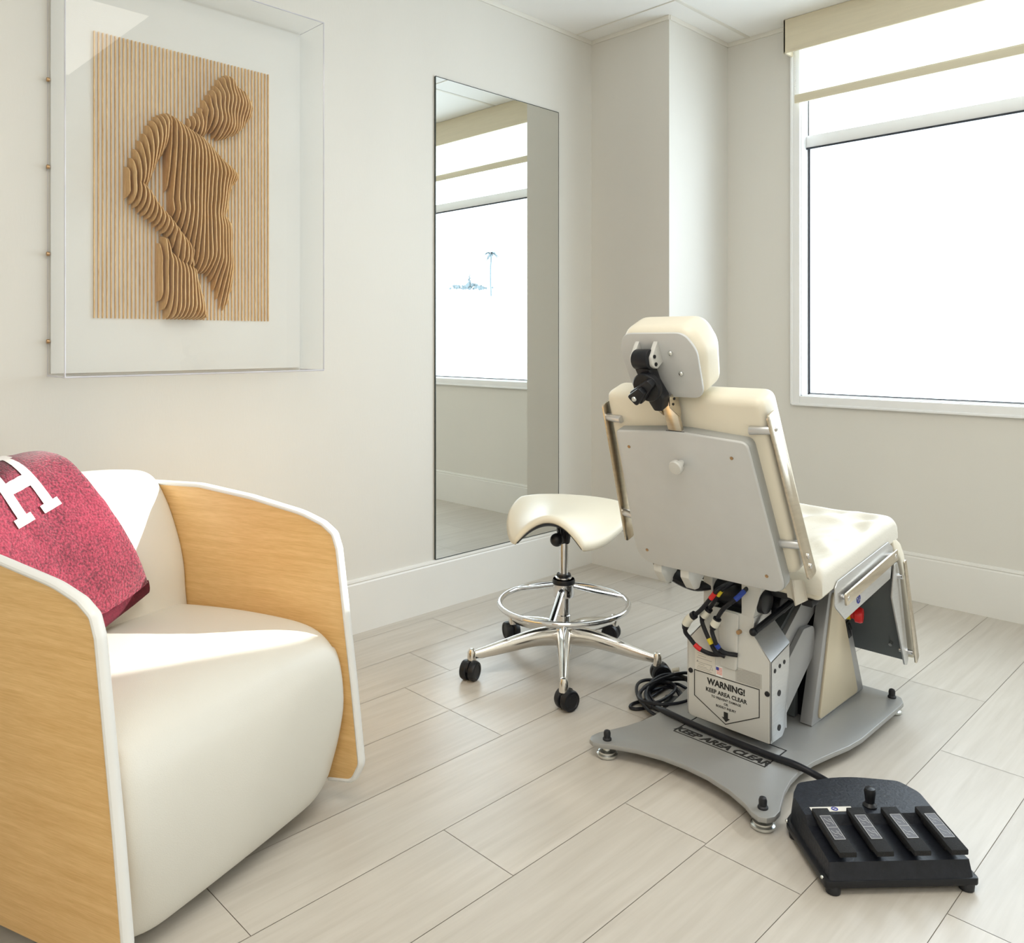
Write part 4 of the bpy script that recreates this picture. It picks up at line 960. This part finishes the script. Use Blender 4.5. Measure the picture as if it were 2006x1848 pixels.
# ------------------------------------------------------------------ foot control
def build_pedal():
    P0 = V3((-.742, 1.668, 0)); e1 = V3((.680, .733, 0)); e2 = V3((-.733, .680, 0)); FM = frame(P0, e1, e2, (0, 0, 1))
    r = thing('foot_control', P0 + e1 * .16 + e2 * .14, 'black four pedal foot switch with cord on the floor', 'foot switch')
    # housing: plan outline with a bowed back, height by depth
    bm = NB(); Wd = .322
    def outl(k):   # inset
        return rpoly([(0 + k, 0 + k * .3), (Wd - k, 0 + k * .3), (Wd - k + .002, .22), (.290, .268 - k * .5), (.16, .292 - k * .5), (.035, .268 - k * .5), (0 + k - .002, .22)], [.01, .01, .04, .03, .3, .03, .04], 5)
    prism(bm, outl(-.004), .014, .030, FM, .003); obj('pedal_base', bm, M['black'], r)
    bm = NB(); A = outl(.006)
    t = bmesh.new(); lo = [t.verts.new((p[0], p[1], .030)) for p in A]
    def hz(y): return interp([(0, .052), (.013, .060), (.128, .070), (.14, .088), (.29, .098)], y)
    hi = [t.verts.new((p[0] + (Wd / 2 - p[0]) * .035, p[1] + (.014 if p[1] < .02 else (-.006 if p[1] > .2 else 0)), hz(p[1] + .012))) for p in A]
    n = len(A)
    for i in range(n): t.faces.new((lo[i], lo[(i + 1) % n], hi[(i + 1) % n], hi[i]))
    t.faces.new(lo[::-1]); t.faces.new(hi)
    # cut the top so it can step
    geom = t.verts[:] + t.edges[:] + t.faces[:]
    for yy in (.016, .128, .140): 
        res = bmesh.ops.bisect_plane(t, geom=t.verts[:] + t.edges[:] + t.faces[:], plane_co=(0, yy, 0), plane_no=(0, 1, 0))
    for v in t.verts:
        if v.co.z > .045: v.co.z = hz(v.co.y)
    merge(bm, t, FM); obj('pedal_housing', bm, M['housing'], r, ang=.5)
    for i in range(4):
        x = .045 + i * .0795
        PM = FM @ frame((x, .0, .0), (1, 0, 0), (0, math.cos(.06), math.sin(.06)), (0, -math.sin(.06), math.cos(.06)))
        bm = NB(); box(bm, (0, .078, .085), (.037, .148, .012), .002, Mx=PM); box(bm, (0, .085, .074), (.028, .10, .012), .001, Mx=PM); pd = obj('pedal', bm, M['grip'], r)
        bm = NB(); box(bm, (0, .083, .0914), (.024, .080, .0008), Mx=PM); obj('pedal_marking_plate', bm, M['symbolbg'], pd)
        bm = NB(); G = PM @ Matrix.Translation((0, .083, .0918))
        stroke(bm, [(-.0115, -.0395), (.0115, -.0395), (.0115, .0395), (-.0115, .0395)], .0012, G); stroke(bm, [(-.0115, 0), (.0115, 0)], .0012, G, closed=False)
        for sgn, c in ((1, .020), (-1, -.020)):
            # little chair pictograms
            k = [(-.006, .010), (-.001, .001), (.006, -.001), (.007, -.010)] if (i + (sgn > 0)) % 2 else [(-.007, .009), (-.003, -.001), (.004, .001), (.008, -.008)]
            stroke(bm, [(p[0], p[1] + c) for p in k], .0011, G, closed=False)
            stroke(bm, [(-.007, c - .006), (-.002, c - .010)], .0011, G, closed=False)
            if i < 2: stroke(bm, [(.003, c + .008), (.007, c + .004)], .0011, G, closed=False)
        obj('pedal_symbols', bm, M['symbol'], pd)
    bm = NB(); lathe(bm, [(.015, .086), (.016, .092), (.010, .098), (.0115, .112), (.013, .124), (.011, .130), (.003, .132)], FM @ Matrix.Translation((.172, .168, 0)), 20); obj('selector_knob', bm, M['black'], r)
    bm = NB(); box(bm, (.078, .158, .0892), (.096, .018, .0012), Mx=FM @ Matrix.Rotation(.0, 4, 'X')); nl = obj('maker_strip', bm, M['sticker'], r)
    bm = NB(); G = FM @ Matrix.Translation((.085, .158, .090))
    for k in range(18):
        a0 = 2 * math.pi * k / 18; box(bm, (.0062 * math.cos(a0), .0062 * math.sin(a0), .0003), (.0026, .0026, .0004), Mx=G)
    stroke(bm, [(-.004, -.002), (.004, .002)], .0024, G, closed=False); obj('strip_emblem', bm, M['flagblue'], nl)
    for x, y in ((.018, .012), (.305, .012), (.012, .20), (.31, .20)):
        bm = NB(); lathe(bm, [(.010, 0), (.015, .001), (.016, .012), (.013, .018), (.004, .018)], FM @ Matrix.Translation((x, y, 0)), 16); obj('rubber_foot', bm, M['rubber'], r)
    bm = NB(); ball(bm, FM @ V3((-.004, .015, .030)), .004, n=10); ball(bm, FM @ V3((-.006, .21, .034)), .004, n=10); objs('case_screw', bm, M['zinc'], r)
    # cord across the chair base to the coil
    pts = [(-1.475, 2.300, .030), (-1.530, 2.345, .026), (-1.580, 2.290, .020), (-1.572, 2.185, .018), (-1.490, 2.098, .026), (-1.405, 2.045, .052), (-1.3, 2.028, .0545), (-1.20, 2.022, .0545), (-1.067, 2.020, .0545), (-.99, 2.024, .0545), (-.935, 2.030, .045), (-.885, 2.020, .042), (-.845, 1.995, .045)]
    bm = NB(); tube(bm, cr(pts, 8), .0088, 12); obj('pedal_cord', bm, M['cable'], r)
build_pedal()

def build_power_cord():
    bm = NB(); pts = []; z = .008
    for k in range(66):
        a = k / 66 * 6.1 * 2 * math.pi; rx, ry = .116 - .026 * math.sin(a * .31), .060 + .022 * math.sin(a * .43)
        c = V3((-1.506 + .012 * math.sin(a * .21), 2.188 + .02 * math.cos(a * .17), 0)); ro = .35 * math.sin(a * .13)
        ux = V3((-.45 * math.cos(ro) - .89 * math.sin(ro), .89 * math.cos(ro) - .45 * math.sin(ro), 0)); uy = V3((ux.y, -ux.x, 0))
        p = c + ux * rx * math.cos(a) + uy * (ry * math.sin(a) + .010 * math.sin(k * .9)); p.z = .008 + .0068 * (k / 11) + .004 * math.sin(k * 1.1); pts.append(p)
    lo = [V3((-1.50, 2.15, .007)), V3((-1.532, 2.085, .006)), V3((-1.556, 2.075, .006)), V3((-1.566, 2.105, .006)), V3((-1.552, 2.17, .007))]
    pts = lo + pts + [V3((-1.46, 2.33, .055)), V3((-1.37, 2.35, .075)), V3((-1.33, 2.28, .085))]
    tube(bm, cr(pts, 5), .0052, 8)
    r = thing('power_cord', (-1.505, 2.20, 0), 'coiled black power cord heaped on the floor beside the exam chair base', 'power cord')
    obj('cord', bm, M['cable'], r)
    bm = NB(); tube(bm, [(-1.552, 2.300, .060), (-1.532, 2.312, .066)], .0075, 10); obj('cord_sleeve', bm, M['nylon'], r)
    bm = NB(); box(bm, (0, 0, .016), (.05, .075, .032), .006, Mx=Matrix.Translation((-1.462, 2.165, .0)) @ Matrix.Rotation(.5, 4, 'Z')); obj('power_brick', bm, M['black'], r)
build_power_cord()

# ------------------------------------------------------------------ pale trees far outside, seen in the mirror
def build_outside():
    bx, by = 58.0, 60.
    bm = NB(); gridsurf(bm, lambda u, v: V3((36 + 60 * u, 59.5 + 40 * v, 7.0 - 9 * (2 * u - 1) ** 4 - .4 * (1 - v) + .12 * math.sin(u * 40) - (12 if v == 0 else 0))), 40, 8)
    obj('hill', bm, M['haze'], kind='structure')  # added mound under the palm, painted to merge with the bright sky
    r = thing('palm_tree', (bx, by, 6.5), 'tall thin hazy palm tree reflected in the mirror', 'tree')
    bm = NB(); tube(bm, cr([(bx, by, 6.0), (bx + .12, by, 8.4), (bx - .05, by, 10.6)], 5), .09, 8); obj('trunk', bm, M['palm'], r)
    bm = NB()
    for k in range(22):
        a = k * 2.4; el = .9 - .09 * (k % 11); d = V3((math.cos(a), math.sin(a), 0)); L = .95
        pts = [V3((bx - .05, by, 10.6)) + d * (L * t) + V3((0, 0, L * (math.sin(el) * t - .8 * t * t))) for t in (0, .25, .5, .75, 1)]
        tube(bm, pts, [.05, .12, .14, .10, .03], 4, sx=.15, sy=1, up=(0, 0, 1))
    obj('fronds', bm, M['palm'], r)
    bm = NB()
    for k in range(70):
        x = random.gauss(61.2, .9); z = 7.0 + abs(random.gauss(0, .30)) * max(0, 1 - abs(x - 61.3) / 2.6)
        ball(bm, (x, 60 + random.uniform(-1, 1), z), random.uniform(.10, .24), n=6)
    for k in range(9): ball(bm, (61.5 + random.uniform(-.12, .12), 60, 7.3 + k * .17), .22 - k * .02, n=6)
    for k in range(12): ball(bm, (64.2 + random.uniform(-.6, .6), 60, 7.1 + random.uniform(0, .35)), random.uniform(.08, .16), n=6)
    f = obj('distant_trees', bm, M['palm']); f['label'] = 'low hazy clump of trees on the hill, seen in the mirror'; f['category'] = 'trees'; f['kind'] = 'stuff'
build_outside()

# ------------------------------------------------------------------ light
sc = bpy.context.scene
w = bpy.data.worlds.new('sky'); sc.world = w; w.use_nodes = True
bg = w.node_tree.nodes['Background']; bg.inputs[0].default_value = (.80, .905, 1.0, 1); bg.inputs[1].default_value = 6.8

def area(name, loc, rot, sx, sy, power, col=(1, 1, 1), portal=False, spread=math.pi):
    l = bpy.data.lights.new(name, 'AREA'); l.shape = 'RECTANGLE'; l.size = sx; l.size_y = sy; l.energy = power; l.color = col; l.spread = spread
    if portal: l.cycles.is_portal = True
    o = bpy.data.objects.new(name, l); COL.objects.link(o); o.location = loc; o.rotation_euler = rot; return o
area('window_portal', (-.45, 4.06, 1.78), (math.radians(-90), 0, 0), 2.9, 1.8, 1, portal=True)
area('ceiling_fill', (-.6, .9, 2.70), (0, 0, 0), 1.2, 1.2, 27, (1, .94, .85))  # unseen fill lamps under the ceiling, added to even out the room light
area('ceiling_fill', (.9, -1.0, 2.70), (0, 0, 0), 1.2, 1.2, 32, (1, .97, .93))

def spot(name, loc, tgt, power, deg, blend, size, col):
    l = bpy.data.lights.new(name, 'SPOT'); l.energy = power; l.spot_size = math.radians(deg); l.spot_blend = blend; l.shadow_soft_size = size; l.color = col
    o = bpy.data.objects.new(name, l); COL.objects.link(o); o.location = loc
    o.rotation_euler = (V3(tgt) - V3(loc)).to_track_quat('-Z', 'Y').to_euler(); return o
tg = WA(-.10, .246, .634); dr = V3((.47, .88, .59)).normalized()
spot('sunbeam', tg + dr * 3.6, tg, 1500, 12.6, .06, .02, (1, .97, .90))
tg2 = V3((-1.05, 2.25, .75))
spot('sunbeam', V3((.2, 3.6, 2.45)), tg2, 70, 30, .7, .08, (1, .97, .90))

# ------------------------------------------------------------------ camera
cam = bpy.data.cameras.new('camera'); co = bpy.data.objects.new('camera', cam); COL.objects.link(co)
co.location = (0, 0, 1.16); th = math.atan((2605.6 - 1003) / 1594.8)
co.rotation_euler = (math.radians(90), 0, th)
cam.sensor_fit = 'HORIZONTAL'; cam.sensor_width = 36; cam.lens = 1594.8 * 36 / 2006
cam.shift_y = -(924 - 669.3) / 2006; cam.clip_end = 300; cam.clip_start = .05
sc.camera = co
sc.view_settings.view_transform = 'Standard'; sc.view_settings.look = 'None'; sc.view_settings.exposure = -.11; sc.view_settings.gamma = 1
sc.cycles.use_denoising = True; sc.cycles.max_bounces = 10; sc.cycles.diffuse_bounces = 6; sc.cycles.transparent_max_bounces = 16
sc.cycles.sample_clamp_indirect = 6; sc.cycles.blur_glossy = .5; sc.cycles.caustics_reflective = False
